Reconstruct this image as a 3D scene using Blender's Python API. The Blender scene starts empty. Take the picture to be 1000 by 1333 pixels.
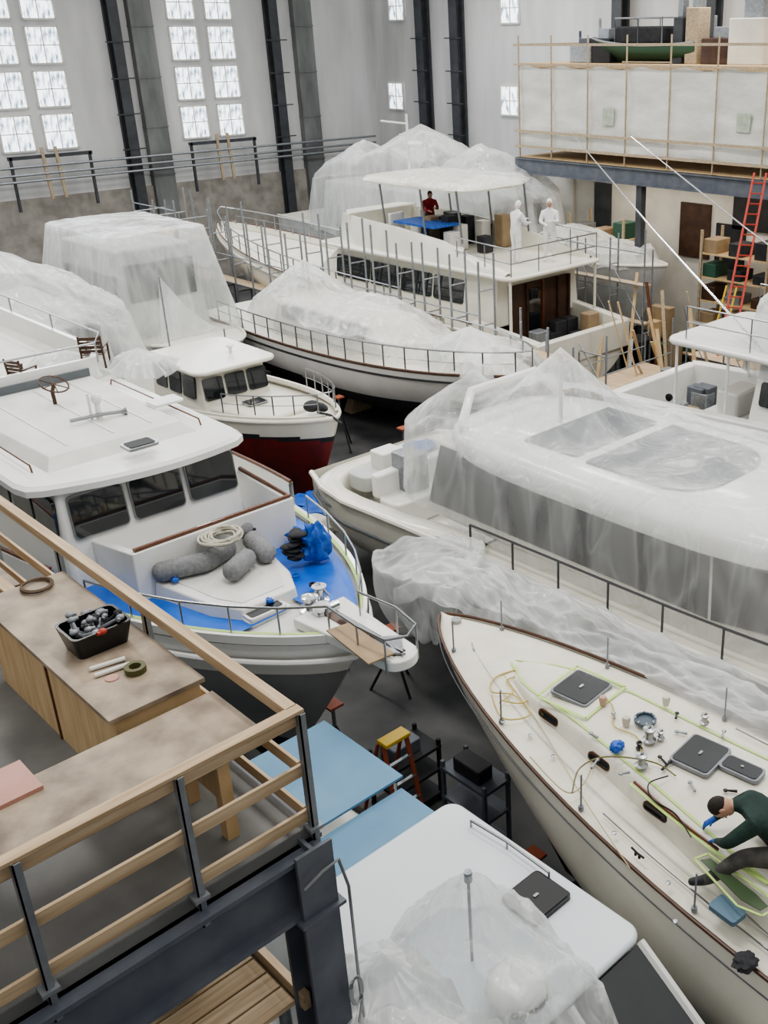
import bpy, math, random
from math import sin,cos,pi,radians,sqrt
from mathutils import Vector, Matrix, noise
RN=random.Random(7)
COL=bpy.context.scene.collection
V=Vector
# ---------------- camera calibration ----------------
FPX=1340.0; CX=700.0; CY=640.0; CAMZ=10.5
_p=radians(23.9); _yaw=radians(46); _r=radians(0.6)
_fh=V((sin(_yaw),cos(_yaw),0)); _rh=V((cos(_yaw),-sin(_yaw),0)); _z=V((0,0,1))
FW=_fh*cos(_p)-_z*sin(_p); U0=_fh*sin(_p)+_z*cos(_p)
RR=_rh*cos(_r)-U0*sin(_r); UU=_rh*sin(_r)+U0*cos(_r)
CAM=V((0,0,CAMZ))
def ray(px,py): return FW*FPX+RR*(px-CX)-UU*(py-CY)
def at(px,py,z):
    d=ray(px,py); return CAM+d*((z-CAMZ)/d.z)
def atx(px,py,X):
    d=ray(px,py); return CAM+d*(X/d.x)
def aty(px,py,Y):
    d=ray(px,py); return CAM+d*(Y/d.y)
cd=bpy.data.cameras.new('camera'); cam=bpy.data.objects.new('camera',cd); COL.objects.link(cam)
cd.sensor_fit='VERTICAL'; cd.sensor_height=24; cd.sensor_width=18
cd.lens=FPX/1333*24; cd.shift_x=-(CX-500)/1333; cd.shift_y=-(666.5-CY)/1333
cd.clip_start=.1; cd.clip_end=300
m=Matrix((( RR.x,UU.x,-FW.x,0),(RR.y,UU.y,-FW.y,0),(RR.z,UU.z,-FW.z,CAMZ),(0,0,0,1)))
cam.matrix_world=m
bpy.context.scene.camera=cam
try: bpy.context.scene.view_settings.look='AgX - Medium High Contrast'
except Exception as ex: print('look',ex)
# ---------------- materials ----------------
def nt(name):
    mt=bpy.data.materials.new(name); mt.use_nodes=True
    n=mt.node_tree; return mt,n,n.nodes['Principled BSDF'],n.nodes,n.links
def mat(name,c,rough=.5,metal=0,c2=None,ns=4,bump=0,bs=30,st=(1,1,1),em=0,coat=0,detail=5,lo=.35,hi=.65):
    mt,n,b,N,L=nt(name)
    b.inputs['Base Color'].default_value=(*c,1); b.inputs['Roughness'].default_value=rough
    b.inputs['Metallic'].default_value=metal
    if coat: b.inputs['Coat Weight'].default_value=coat
    tc=N.new('ShaderNodeTexCoord'); mp=N.new('ShaderNodeMapping'); mp.inputs['Scale'].default_value=st
    L.new(tc.outputs['Object'],mp.inputs[0])
    if c2:
        no=N.new('ShaderNodeTexNoise'); no.inputs['Scale'].default_value=ns; no.inputs['Detail'].default_value=detail
        L.new(mp.outputs[0],no.inputs['Vector'])
        cr=N.new('ShaderNodeValToRGB'); cr.color_ramp.elements[0].position=lo; cr.color_ramp.elements[1].position=hi
        cr.color_ramp.elements[0].color=(*c,1); cr.color_ramp.elements[1].color=(*c2,1)
        L.new(no.outputs[0],cr.inputs[0]); L.new(cr.outputs[0],b.inputs['Base Color'])
        if em: L.new(cr.outputs[0],b.inputs['Emission Color'])
    if em:
        b.inputs['Emission Strength'].default_value=em
        if not c2: b.inputs['Emission Color'].default_value=(*c,1)
    if bump:
        no2=N.new('ShaderNodeTexNoise'); no2.inputs['Scale'].default_value=bs; no2.inputs['Detail'].default_value=4
        L.new(mp.outputs[0],no2.inputs['Vector'])
        bp=N.new('ShaderNodeBump'); bp.inputs['Strength'].default_value=bump; bp.inputs['Distance'].default_value=.05
        L.new(no2.outputs[0],bp.inputs['Height']); L.new(bp.outputs[0],b.inputs['Normal'])
    return mt
def film(name,lo=.35,hi=.85,c=(.86,.87,.86),rough=.16,tint=(.96,.97,.97),bump=.5):
    mt,n,b,N,L=nt(name)
    b.inputs['Base Color'].default_value=(*c,1); b.inputs['Roughness'].default_value=rough
    out=N['Material Output']
    tr=N.new('ShaderNodeBsdfTransparent'); tr.inputs[0].default_value=(*tint,1)
    tl=N.new('ShaderNodeBsdfTranslucent'); tl.inputs[0].default_value=(*c,1)
    m1=N.new('ShaderNodeMixShader'); m1.inputs[0].default_value=.3
    L.new(b.outputs[0],m1.inputs[1]); L.new(tl.outputs[0],m1.inputs[2])
    mx=N.new('ShaderNodeMixShader'); L.new(tr.outputs[0],mx.inputs[1]); L.new(m1.outputs[0],mx.inputs[2])
    at_=N.new('ShaderNodeAttribute'); at_.attribute_name='fold'
    def ridge(scale,dist,det):
        no=N.new('ShaderNodeTexNoise'); no.inputs['Scale'].default_value=scale; no.inputs['Detail'].default_value=det; no.inputs['Distortion'].default_value=dist
        L.new(at_.outputs['Vector'],no.inputs['Vector'])
        s=N.new('ShaderNodeMath'); s.operation='SUBTRACT'; L.new(no.outputs[0],s.inputs[0]); s.inputs[1].default_value=.5
        a=N.new('ShaderNodeMath'); a.operation='ABSOLUTE'; L.new(s.outputs[0],a.inputs[0])
        r=N.new('ShaderNodeMapRange'); r.inputs['From Min'].default_value=0; r.inputs['From Max'].default_value=.08; r.inputs['To Min'].default_value=1; r.inputs['To Max'].default_value=0
        L.new(a.outputs[0],r.inputs[0]); return r.outputs[0],no.outputs[0]
    r1,n1=ridge(.6,.6,1.5); r2,n2_=ridge(1.3,.8,1.0)
    lw=N.new('ShaderNodeLayerWeight'); lw.inputs[0].default_value=.4
    ad=N.new('ShaderNodeMath'); ad.operation='MULTIPLY_ADD'; L.new(lw.outputs['Facing'],ad.inputs[0]); ad.inputs[1].default_value=.55; L.new(n1,ad.inputs[2])
    ad2=N.new('ShaderNodeMath'); ad2.operation='MULTIPLY_ADD'; L.new(r1,ad2.inputs[0]); ad2.inputs[1].default_value=.18; L.new(ad.outputs[0],ad2.inputs[2])
    ad3=N.new('ShaderNodeMath'); ad3.operation='MULTIPLY_ADD'; L.new(r2,ad3.inputs[0]); ad3.inputs[1].default_value=.12; L.new(ad2.outputs[0],ad3.inputs[2])
    mr=N.new('ShaderNodeMapRange'); mr.inputs['From Min'].default_value=.42; mr.inputs['From Max'].default_value=1.05
    mr.inputs['To Min'].default_value=lo; mr.inputs['To Max'].default_value=hi
    L.new(ad3.outputs[0],mr.inputs[0]); L.new(mr.outputs[0],mx.inputs[0])
    L.new(mx.outputs[0],out.inputs[0])
    h=N.new('ShaderNodeMath'); h.operation='MULTIPLY_ADD'; L.new(r2,h.inputs[0]); h.inputs[1].default_value=.5; L.new(r1,h.inputs[2])
    bp=N.new('ShaderNodeBump'); bp.inputs['Strength'].default_value=bump; bp.inputs['Distance'].default_value=.03
    L.new(h.outputs[0],bp.inputs['Height'])
    for s in (b,tl): L.new(bp.outputs[0],s.inputs['Normal'])
    return mt
WHITE=mat('gelcoat_white',(.82,.82,.79),.25,c2=(.75,.745,.71),ns=1.3,coat=.3)
CREAM=mat('gelcoat_cream',(.78,.76,.68),.33,c2=(.70,.675,.59),ns=1.5,coat=.2)
DECK=mat('nonskid_cream',(.76,.73,.64),.65,c2=(.66,.63,.54),ns=2.2,bump=.15,bs=180)
DECKW=mat('nonskid_white',(.72,.72,.68),.6,c2=(.62,.62,.58),ns=2,bump=.1,bs=160)
GREYW=mat('primer_grey_white',(.56,.57,.56),.5,c2=(.44,.45,.44),ns=2)
GREYH=mat('hull_grey',(.27,.28,.29),.35,c2=(.20,.21,.22),ns=1)
HULLY=mat('hull_ivory',(.74,.72,.64),.3,c2=(.65,.63,.55),ns=1,coat=.3)
RED=mat('bottom_paint_red',(.18,.011,.009),.55,c2=(.11,.008,.008),ns=3)
BLACKP=mat('bottom_paint_black',(.014,.016,.02),.6,c2=(.025,.025,.03),ns=3)
STRIPE=mat('boot_stripe',(.12,.13,.14),.4)
TEAK=mat('teak_trim',(.15,.055,.022),.38,c2=(.09,.032,.014),ns=8,st=(4,1,4),coat=.3)
TEAKD=mat('varnished_wood_dark',(.055,.024,.014),.4,c2=(.09,.04,.02),ns=8)
GLASS=mat('dark_glass',(.008,.010,.012),.05,c2=(.02,.024,.027),ns=1.2,coat=1)
GLASSG=mat('grey_glass',(.10,.115,.13),.10,c2=(.13,.145,.16),ns=.8)
CHROME=mat('stainless',(.62,.63,.64),.2,1)
CHROMED=mat('stainless_dull',(.34,.35,.36),.3,1)
STEEL=mat('galvanised_steel',(.33,.35,.37),.45,.6,c2=(.25,.27,.29),ns=12)
STEELM=mat('angle_steel_grey',(.20,.215,.235),.45,.3,c2=(.26,.275,.295),ns=8)
RAILD=mat('rail_steel_dark',(.12,.125,.13),.3,.7)
NAVY=mat('painted_steel_slate',(.085,.098,.125),.5,c2=(.125,.138,.16),ns=3)
DARKCOL=mat('painted_column_dark',(.04,.045,.053),.55,c2=(.065,.07,.08),ns=2)
COLG=mat('galvanised_panel',(.22,.23,.23),.5,c2=(.12,.13,.13),ns=1.4,st=(1,1,.3))
PINE=mat('pine_board',(.50,.41,.29),.6,c2=(.35,.27,.18),ns=3,st=(3,3,10),bump=.1,bs=20)
PINEX=mat('pine_lumber_x',(.62,.485,.325),.6,c2=(.42,.30,.18),ns=2.2,st=(.6,9,9),bump=.1,bs=20,detail=8)
PINEY=mat('pine_lumber_y',(.58,.45,.30),.6,c2=(.40,.285,.175),ns=2.2,st=(9,.6,9),bump=.1,bs=20,detail=8)
PLY=mat('plywood_worn',(.42,.34,.25),.5,c2=(.17,.13,.095),ns=3.2,bump=.1,bs=8,detail=12,lo=.34,hi=.68)
PLYO=mat('plywood_tan',(.64,.47,.27),.6,c2=(.52,.36,.19),ns=2,st=(2,8,1),detail=8)
CONC=mat('concrete_floor',(.11,.11,.11),.5,c2=(.045,.047,.05),ns=.9,bump=.05,bs=15,detail=9)
PLATF=mat('platform_floor_grey',(.22,.22,.21),.65,c2=(.13,.13,.125),ns=1.5,detail=9)
WALL=mat('wall_panel_white',(.66,.665,.67),.75,c2=(.42,.425,.43),ns=.8,st=(1,1,.2),detail=10,lo=.38,hi=.8)
BLOCKM=mat('concrete_block',(.36,.34,.31),.8,c2=(.24,.225,.20),ns=2)
DRYW=mat('drywall_white',(.70,.69,.65),.7,c2=(.58,.57,.53),ns=1)
TARPW=mat('white_scrim',(.72,.72,.68),.6,c2=(.58,.58,.54),ns=.7,st=(1,1,2),bump=.6,bs=2)
BLUE=mat('blue_masking_film',(.012,.10,.50),.35,c2=(.02,.15,.6),ns=3)
BLUET=mat('blue_canvas',(.11,.24,.37),.6,c2=(.145,.29,.42),ns=1.2,bump=.1,bs=3)
BLUED=mat('blue_deep_cloth',(.015,.08,.40),.5,c2=(.03,.14,.52),ns=8)
LIME=mat('green_masking_tape',(.46,.64,.20),.6)
GREENP=mat('dark_green_tape',(.05,.085,.035),.5)
FENDER=mat('fender_cover_grey',(.19,.195,.20),.9,c2=(.25,.255,.26),ns=20,bump=.3,bs=60)
BLACK=mat('black_plastic',(.012,.012,.013),.3)
RUBBER=mat('black_cloth',(.02,.021,.024),.8,c2=(.035,.036,.04),ns=6,bump=.3,bs=10)
ROPE=mat('rope_natural',(.60,.57,.49),.8,c2=(.42,.39,.32),ns=25)
YELL=mat('yellow_paint',(.62,.42,.04),.45)
REDL=mat('red_fibreglass',(.42,.05,.03),.5)
ORANGE=mat('ladder_orange',(.30,.08,.04),.5)
PINKB=mat('pink_board',(.54,.31,.26),.6,c2=(.48,.26,.21),ns=3)
CARD=mat('brown_paper',(.34,.25,.15),.7,c2=(.28,.2,.12),ns=4)
PAPER=mat('paper_white',(.72,.71,.67),.7)
SKIN=mat('skin',(.50,.29,.20),.5)
HAIR=mat('hair_dark',(.02,.013,.009),.7,bump=.4,bs=90)
SHIRT=mat('shirt_dark_green',(.010,.028,.022),.8,c2=(.016,.04,.032),ns=6,bump=.3,bs=12)
TROUS=mat('trousers_grey',(.055,.052,.048),.85,c2=(.10,.095,.085),ns=8,bump=.3,bs=12)
SUIT=mat('coverall_white',(.78,.78,.77),.7,c2=(.68,.68,.67),ns=6,bump=.3,bs=10)
REDS=mat('shirt_red',(.30,.02,.02),.7)
GLOVE=mat('nitrile_glove_blue',(.015,.09,.38),.45)
SHOE=mat('shoe_black',(.02,.02,.022),.6)
SKY=mat('window_daylight',(.88,.95,1.0),.4,c2=(.13,.18,.235),ns=3.0,st=(2.4,2.4,.8),em=2.3,detail=14,lo=.46,hi=.66)
F1=film('polythene_sheet',.18,.74,bump=.6)
F2=film('polythene_sheet_heavy',.36,.86,bump=.6)
F3=film('polythene_sheet_light',.09,.60,bump=.7)
BROWNR=mat('room_brown',(.075,.036,.02),.5,c2=(.04,.02,.014),ns=3)
GREEN=mat('machine_green',(.03,.09,.06),.5)
LIPS=mat('lips',(.3,.1,.08),.5)
# ---------------- mesh builder ----------------
class B:
    def __init__(s,M=None): s.v=[];s.f=[];s.m=[];s.M=M;s.mi=0;s.fold=None
    def add(s,vs,fs):
        o=len(s.v)
        s.v+=[(s.M@V(v)) if s.M else V(v) for v in vs]
        s.f+=[tuple(i+o for i in f) for f in fs]; s.m+=[s.mi]*len(fs); return s
    def box(s,x0,x1,y0,y1,z0,z1):
        return s.prism([(x0,y0,z0),(x1,y0,z0),(x1,y1,z0),(x0,y1,z0)],[(x0,y0,z1),(x1,y0,z1),(x1,y1,z1),(x0,y1,z1)])
    def prism(s,a,b):
        n=len(a); fs=[tuple(reversed(range(n))),tuple(range(n,2*n))]+[(i,(i+1)%n,n+(i+1)%n,n+i) for i in range(n)]
        return s.add(list(a)+list(b),fs)
    def beam(s,a,b,w,h,up=(0,0,1)):
        a=V(a);b=V(b);d=(b-a).normalized();u=V(up)
        if abs(d.dot(u))>.98:u=V((0,1,0))
        x=d.cross(u).normalized();y=x.cross(d).normalized();x=x*w/2;y=y*h/2
        return s.prism([a-x-y,a+x-y,a+x+y,a-x+y],[b-x-y,b+x-y,b+x+y,b-x+y])
    def tube(s,pts,r,n=7,closed=False,r2=None):
        pts=[V(p) for p in pts];k=len(pts);vs=[];fs=[]
        ref=V((0,0,1))
        for i,p in enumerate(pts):
            if closed: d=pts[(i+1)%k]-pts[i-1]
            else: d=pts[min(i+1,k-1)]-pts[max(i-1,0)]
            if d.length<1e-7:d=V((0,0,1))
            d.normalize(); rf=ref if abs(d.dot(ref))<.95 else V((1,0,0))
            x=d.cross(rf).normalized();y=x.cross(d)
            rr=r if r2 is None else r+(r2-r)*i/max(k-1,1)
            for j in range(n):
                a=2*pi*j/n; vs.append(p+x*cos(a)*rr+y*sin(a)*rr)
        for i in range(k if closed else k-1):
            i2=(i+1)%k
            for j in range(n): fs.append((i*n+j,i*n+(j+1)%n,i2*n+(j+1)%n,i2*n+j))
        if not closed: fs+= [tuple(reversed(range(n))),tuple(range((k-1)*n,k*n))]
        return s.add(vs,fs)
    def cyl(s,a,b,r,r2=None,n=14): return s.tube([a,b],r,n,r2=r2)
    def lathe(s,c,prof,n=20,ax=None):
        c=V(c); ax=V(ax or (0,0,1)).normalized(); rf=V((1,0,0)) if abs(ax.x)<.9 else V((0,1,0))
        x=ax.cross(rf).normalized();y=ax.cross(x);vs=[];fs=[];k=len(prof)
        for r,h in prof:
            for j in range(n):
                a=2*pi*j/n; vs.append(c+ax*h+x*cos(a)*r+y*sin(a)*r)
        for i in range(k-1):
            for j in range(n): fs.append((i*n+j,i*n+(j+1)%n,(i+1)*n+(j+1)%n,(i+1)*n+j))
        fs+=[tuple(reversed(range(n))),tuple(range((k-1)*n,k*n))]
        return s.add(vs,fs)
    def ell(s,c,r,n=14,m=9,R=None):
        vs=[];fs=[];c=V(c)
        for i in range(m+1):
            ph=pi*i/m
            for j in range(n):
                a=2*pi*j/n; q=V((r[0]*sin(ph)*cos(a),r[1]*sin(ph)*sin(a),r[2]*cos(ph)))
                if R:q=R@q
                vs.append(c+q)
        for i in range(m):
            for j in range(n): fs.append((i*n+j,(i+1)*n+j,(i+1)*n+(j+1)%n,i*n+(j+1)%n))
        return s.add(vs,fs)
    def grid(s,rows,closed=False):
        k=len(rows[0]);vs=[p for r in rows for p in r];fs=[]
        for i in range(len(rows)-1):
            for j in range(k if closed else k-1):
                j2=(j+1)%k; fs.append((i*k+j,i*k+j2,(i+1)*k+j2,(i+1)*k+j))
        return s.add(vs,fs)
    def slab(s,out,z0,z1): return s.prism([(x,y,z0) for x,y in out],[(x,y,z1) for x,y in out])
    def rp(s,o,ux,uy,w,h,th=.02,r=.06,n=4):
        o=V(o);ux=V(ux).normalized();uy=V(uy);uy=(uy-ux*uy.dot(ux)).normalized();nn=ux.cross(uy);out=[]
        for cx,cy,a0 in ((w/2-r,h/2-r,0),(-w/2+r,h/2-r,pi/2),(-w/2+r,-h/2+r,pi),(w/2-r,-h/2+r,1.5*pi)):
            for i in range(n+1):
                a=a0+pi/2*i/n; out.append(o+ux*(cx+r*cos(a))+uy*(cy+r*sin(a)))
        return s.prism([p-nn*th/2 for p in out],[p+nn*th/2 for p in out])
    def obj(s,name,mats,parent=None,smooth=35,bevel=0,sub=0,solid=0,**kw):
        if not isinstance(mats,(list,tuple)): mats=[mats]
        mn=V([min(v[i] for v in s.v) for i in range(3)]);mx=V([max(v[i] for v in s.v) for i in range(3)])
        c=(mn+mx)/2; c.z=mn.z
        me=bpy.data.meshes.new(name); me.from_pydata([v-c for v in s.v],[],s.f)
        for mt in mats: me.materials.append(mt)
        if len(mats)>1:
            for i,pl in enumerate(me.polygons): pl.material_index=min(s.m[i],len(mats)-1)
        if s.fold:
            a=me.attributes.new('fold','FLOAT_VECTOR','POINT')
            for i,q in enumerate(s.fold): a.data[i].vector=q
        else: me.validate()
        if smooth:
            for pl in me.polygons: pl.use_smooth=True
            if smooth<180: me.set_sharp_from_angle(angle=radians(smooth))
        o=bpy.data.objects.new(name,me); o.location=c; COL.objects.link(o)
        if bevel:
            md=o.modifiers.new('b','BEVEL'); md.width=bevel; md.segments=3; md.limit_method='ANGLE'; md.angle_limit=radians(40)
        if sub:
            md=o.modifiers.new('s','SUBSURF'); md.levels=sub; md.render_levels=sub
        if solid:
            md=o.modifiers.new('t','SOLIDIFY'); md.thickness=solid
        if parent is not None:
            o.parent=parent; o.matrix_parent_inverse=Matrix.Translation(-parent.location)
        for k,v in kw.items(): o[k]=v
        return o
def thing(name,loc,label,category,group=None,kind=None,parent=None):
    e=bpy.data.objects.new(name,None); e.location=loc; e.empty_display_size=.3; COL.objects.link(e)
    if parent is not None:
        e.parent=parent; e.matrix_parent_inverse=Matrix.Translation(-parent.location)
    else:
        e['label']=label; e['category']=category
    if group:e['group']=group
    if kind:e['kind']=kind
    return e
def fbm(x,y,z=0,o=3):
    a=0;k=1
    for i in range(o): a+=noise.noise(V((x,y,z))*(2**i))*k; k*=.5
    return a
def rrect(x0,x1,y0,y1,r,n=5):
    out=[]
    for cx,cy,a0 in ((x1-r,y1-r,0),(x0+r,y1-r,pi/2),(x0+r,y0+r,pi),(x1-r,y0+r,1.5*pi)):
        for i in range(n+1):
            a=a0+pi/2*i/n; out.append((cx+r*cos(a),cy+r*sin(a)))
    return out
# ---------------- hull ----------------
class Hull:
    def __init__(s,stern,bow,beam,zst,zmid,zbow,zk=.35,tr=.85,p=2.5,q=.7,rake=1.5,tm=.45,bp=2.5):
        s.st=V((stern[0],stern[1],0));s.bw=V((bow[0],bow[1],0));s.L=(s.bw-s.st).length
        s.d=(s.bw-s.st).normalized(); s.r=V((s.d.y,-s.d.x,0))
        s.beam=beam;s.zst=zst;s.zmid=zmid;s.zbow=zbow;s.zk=zk;s.tr=tr;s.p=p;s.q=q;s.rake=rake;s.tm=tm;s.bp=bp
    def hb(s,t):
        if t<s.tm: k=s.tr+(1-s.tr)*sin(min(1,t/s.tm*s.bp/2.5)*pi/2)
        else: k=max(1-((t-s.tm)/(1-s.tm))**s.p,0)**s.q
        return s.beam/2*k
    def zs(s,t): return s.zmid+(s.zbow-s.zmid)*max(0,(t-.3)/.7)**2+(s.zst-s.zmid)*max(0,(.5-t)/.5)**2
    def P(s,t,w,z): return s.st+s.d*(s.L*t)+s.r*w+V((0,0,z))
    def E(s,t,side,inset=0,dz=0):
        return s.P(t,side*max(s.hb(t)-inset,0),s.zs(t)+dz)
    def ts(s,n,a=0,b=1):
        return [a+(b-a)*(1-(1-i/n)**1.6) for i in range(n+1)]
    def body(s,mats,zb0,zb1,parent,name='hull',label=None,m=22):
        b=B(); N=34; rows=[]
        for t in s.ts(N):
            row=[];h=s.hb(t);zs=s.zs(t)
            bk=max(0,min(1,(t-.5)/.5)); bk=bk*bk*(3-2*bk)
            for sd in (1,-1):
                rr=[]
                for j in range(m+1):
                    v=j/m; a=3.2-1.7*bk
                    w=h*(1-v**a) ; z=zs+(s.zk-zs)*v
                    pt=s.P(t,sd*w,z)-s.d*(s.rake*bk*(v**1.2))
                    rr.append(pt)
                row+= rr if sd==1 else list(reversed(rr))[1:]
            rows.append(row)
        k=len(rows[0])
        vs=[p for r in rows for p in r]; fs=[];mi=[]
        for i in range(len(rows)-1):
            for j in range(k-1):
                f=(i*k+j,(i+1)*k+j,(i+1)*k+j+1,i*k+j+1); fs.append(f)
                zc=sum(vs[q].z for q in f)/4; mi.append(0 if zc>zb1 else (1 if zc>zb0 else 2))
        fs.append(tuple(range(k))); mi.append(0)
        b.v=vs;b.f=fs;b.m=mi
        kw={'label':label} if label else {}
        return b.obj(name,mats,parent,smooth=40,**kw)
    def deck(s,mt,parent,inset=.03,dz=-.02,a=0,b_=1,crown=.05,name='deck'):
        b=B(); rows=[]
        for t in s.ts(24,a,b_):
            h=max(s.hb(t)-inset,.001); rows.append([s.P(t,h*w,s.zs(t)+dz+crown*(1-w*w)) for w in (-1,-.6,-.2,.2,.6,1)])
        b.grid(rows); return b.obj(name,mt,parent)
    def cap(s,mt,parent,r=.045,dz=.0,name='rub_rail',a=0,b_=1,inset=0,flat=None):
        b=B()
        pts=[s.E(t,1,inset,dz) for t in s.ts(30,a,b_)]; q=[s.E(t,-1,inset,dz) for t in s.ts(30,a,b_)]
        pts=pts+list(reversed(q))[1:] if b_>=1 else pts
        b.tube(pts,r,8)
        if b_<1: b.tube(q,r,8)
        return b.obj(name,mt,parent)
    def wallb(s,mt,parent,h,a,b_,inset=.02,th=.08,name='bulwark'):
        b=B(); 
        for sd in (1,-1):
            rows=[]
            for t in s.ts(24,a,b_):
                rows.append([s.E(t,sd,inset,0),s.E(t,sd,inset,h),s.E(t,sd,inset+th,h),s.E(t,sd,inset+th,0)])
            b.grid(rows)
        return b.obj(name,mt,parent)
    def rail(s,mt,parent,h,a,b_,n,inset=.1,dz=0,r=.016,sides=(1,-1),mid=True,name='guard_rail',lean=0):
        b=B()
        T=[a+(b_-a)*i/n for i in range(n+1)]
        for sd in sides:
            tt=[a+(b_-a)*i/40 for i in range(41)]
            top=[s.E(t,sd,inset,dz+h)+s.r*sd*lean for t in tt]; b.tube(top,r,6)
            if mid: b.tube([s.E(t,sd,inset,dz+h*.5)+s.r*sd*lean*.5 for t in tt],r*.6,5)
            for t in T: b.cyl(s.E(t,sd,inset,dz),s.E(t,sd,inset,dz+h)+s.r*sd*lean,r,n=6)
        if len(sides)==2 and b_>.9:
            b.tube([s.E(b_,1,inset,dz+h)+s.r*lean,s.P(min(b_+.02,1.01),0,s.zs(1)+dz+h),s.E(b_,-1,inset,dz+h)-s.r*lean],r,6)
        return b.obj(name,mt,parent)
def blocks(h,ts=(.15,.45,.7)):
    for t in ts:
        p=h.P(t,0,0); b=B(); 
        top=h.zk; w=.4
        b.prism([(p.x-w,p.y-.2,0),(p.x+w,p.y-.2,0),(p.x+w,p.y+.2,0),(p.x-w,p.y+.2,0)],[(p.x-.25,p.y-.15,top),(p.x+.25,p.y-.15,top),(p.x+.25,p.y+.15,top),(p.x-.25,p.y+.15,top)])
        b.obj('keel_block',PINE,label='stacked timber keel blocks under a boat',category='timber block',group='keel blocks')
# ---------------- draped sheets ----------------
def ridged(x,y,z):
    return .32-abs(noise.noise(V((x,y,z))))
def drape(name,c,rx,ry,sup,zedge,zhem,mt,pw=2.6,nth=170,nr=40,ns=14,folds=26,amp=.09,seed=0,flare=.12,label='',wr=.05,parent=None,ang=0,stx=1.0,sty=1.0,sharp=14.0):
    def H(x,y):
        h=zedge if not callable(zedge) else zedge(x,y)
        vals=[h]
        for q in sup:
            if len(q)==4:
                d=sqrt((x-q[0])**2+(y-q[1])**2); vals.append(q[2]-q[3]*d)
            elif len(q)==6:
                x0,x1,y0,y1,z,k=q; dx=max(x0-x,0,x-x1); dy=max(y0-y,0,y-y1); vals.append(z-k*sqrt(dx*dx+dy*dy))
            else:
                ax,ay,az,k,bx,by,bz=q; vx,vy=bx-ax,by-ay; l=vx*vx+vy*vy
                t=max(0,min(1,((x-ax)*vx+(y-ay)*vy)/l)); d=sqrt((x-ax-vx*t)**2+(y-ay-vy*t)**2)
                vals.append(az+(bz-az)*t-k*d)
        mx=max(vals); s=sharp
        return mx+math.log(sum(math.exp(s*(v-mx)) for v in vals))/s
    pk=max([q for q in sup if len(q)!=6] or [(c[0],c[1],0,0)],key=lambda q:q[2])
    b=B(); rows=[]; fold=[]
    ca,sa=cos(ang),sin(ang)
    def wrk(X,Y,ct,st,r,fo):
        dx,dy=X-pk[0],Y-pk[1]; dd=sqrt(dx*dx+dy*dy)+1e-6; a0=dx/dd; a1=dy/dd; g=min(1,dd*1.1)
        wx=X+.4*noise.noise(V((X*.5,Y*.5,seed+9))); wy=Y+.4*noise.noise(V((X*.5,Y*.5,seed+19)))
        rad_=ridged(a0*3.3,a1*3.3,dd*.35+seed)*2.4*g
        iso=ridged(wx*1.0*stx,wy*1.0*sty,seed)*1.8+ridged(wx*2.2*stx,wy*2.2*sty,seed+5)*.7
        return wr*(rad_+iso+fo*.2*max(0,(r-.6))*2)*min(1,.3+r*1.0)
    for i in range(nr+ns+1):
        row=[]
        for j in range(nth):
            th=2*pi*j/nth; ct,st=cos(th),sin(th)
            rad=1/((abs(ct)**pw+abs(st)**pw)**(1/pw))
            fo=sin(th*folds+3*noise.noise(V((ct*2,st*2,seed))))+.7*sin(round(folds*1.73)*th+seed)+1.5*noise.noise(V((ct*6,st*6,seed+3)))
            if i<=nr:
                r=i/nr; x=rx*rad*ct*r; y=ry*rad*st*r
                X=c[0]+x*ca-y*sa; Y=c[1]+x*sa+y*ca
                z=H(X,Y)+wrk(X,Y,ct,st,r,fo)
            else:
                v=(i-nr)/ns; rr=1+(flare*v*(v if flare<0 else 1)+amp*v*fo*.45)/max(rx,ry)*2
                x=rx*rad*ct*rr; y=ry*rad*st*rr
                X=c[0]+x*ca-y*sa; Y=c[1]+x*sa+y*ca
                X0=c[0]+(rx*rad*ct)*ca-(ry*rad*st)*sa; Y0=c[1]+(rx*rad*ct)*sa+(ry*rad*st)*ca
                zt=H(X0,Y0)+wrk(X0,Y0,ct,st,1,fo)
                zh=zhem if not callable(zhem) else zhem(X,Y)
                zh+=.05*fo
                z=zt+(zh-zt)*v
            fold.append((X*1.5*stx,Y*1.5*sty,z*.35+seed))
            row.append((X,Y,z))
        rows.append(row)
    b.grid(rows,closed=True); b.fold=fold
    kw=dict(label=label,category='plastic sheet') if parent is None else {}
    return b.obj(name,mt,parent,smooth=180,**kw)
def sheetgrid(name,fn,nu,nv,mt,label,fs=(1.6,.6,.6)):
    b=B();rows=[];fold=[]
    for i in range(nu+1):
        row=[]
        for j in range(nv+1): 
            q=fn(i/nu,j/nv); row.append(q); fold.append((q[0]*fs[0],q[1]*fs[1],q[2]*fs[2]))
        rows.append(row)
    b.grid(rows); b.fold=fold
    return b.obj(name,mt,smooth=180,label=label,category='plastic sheet')
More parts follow.
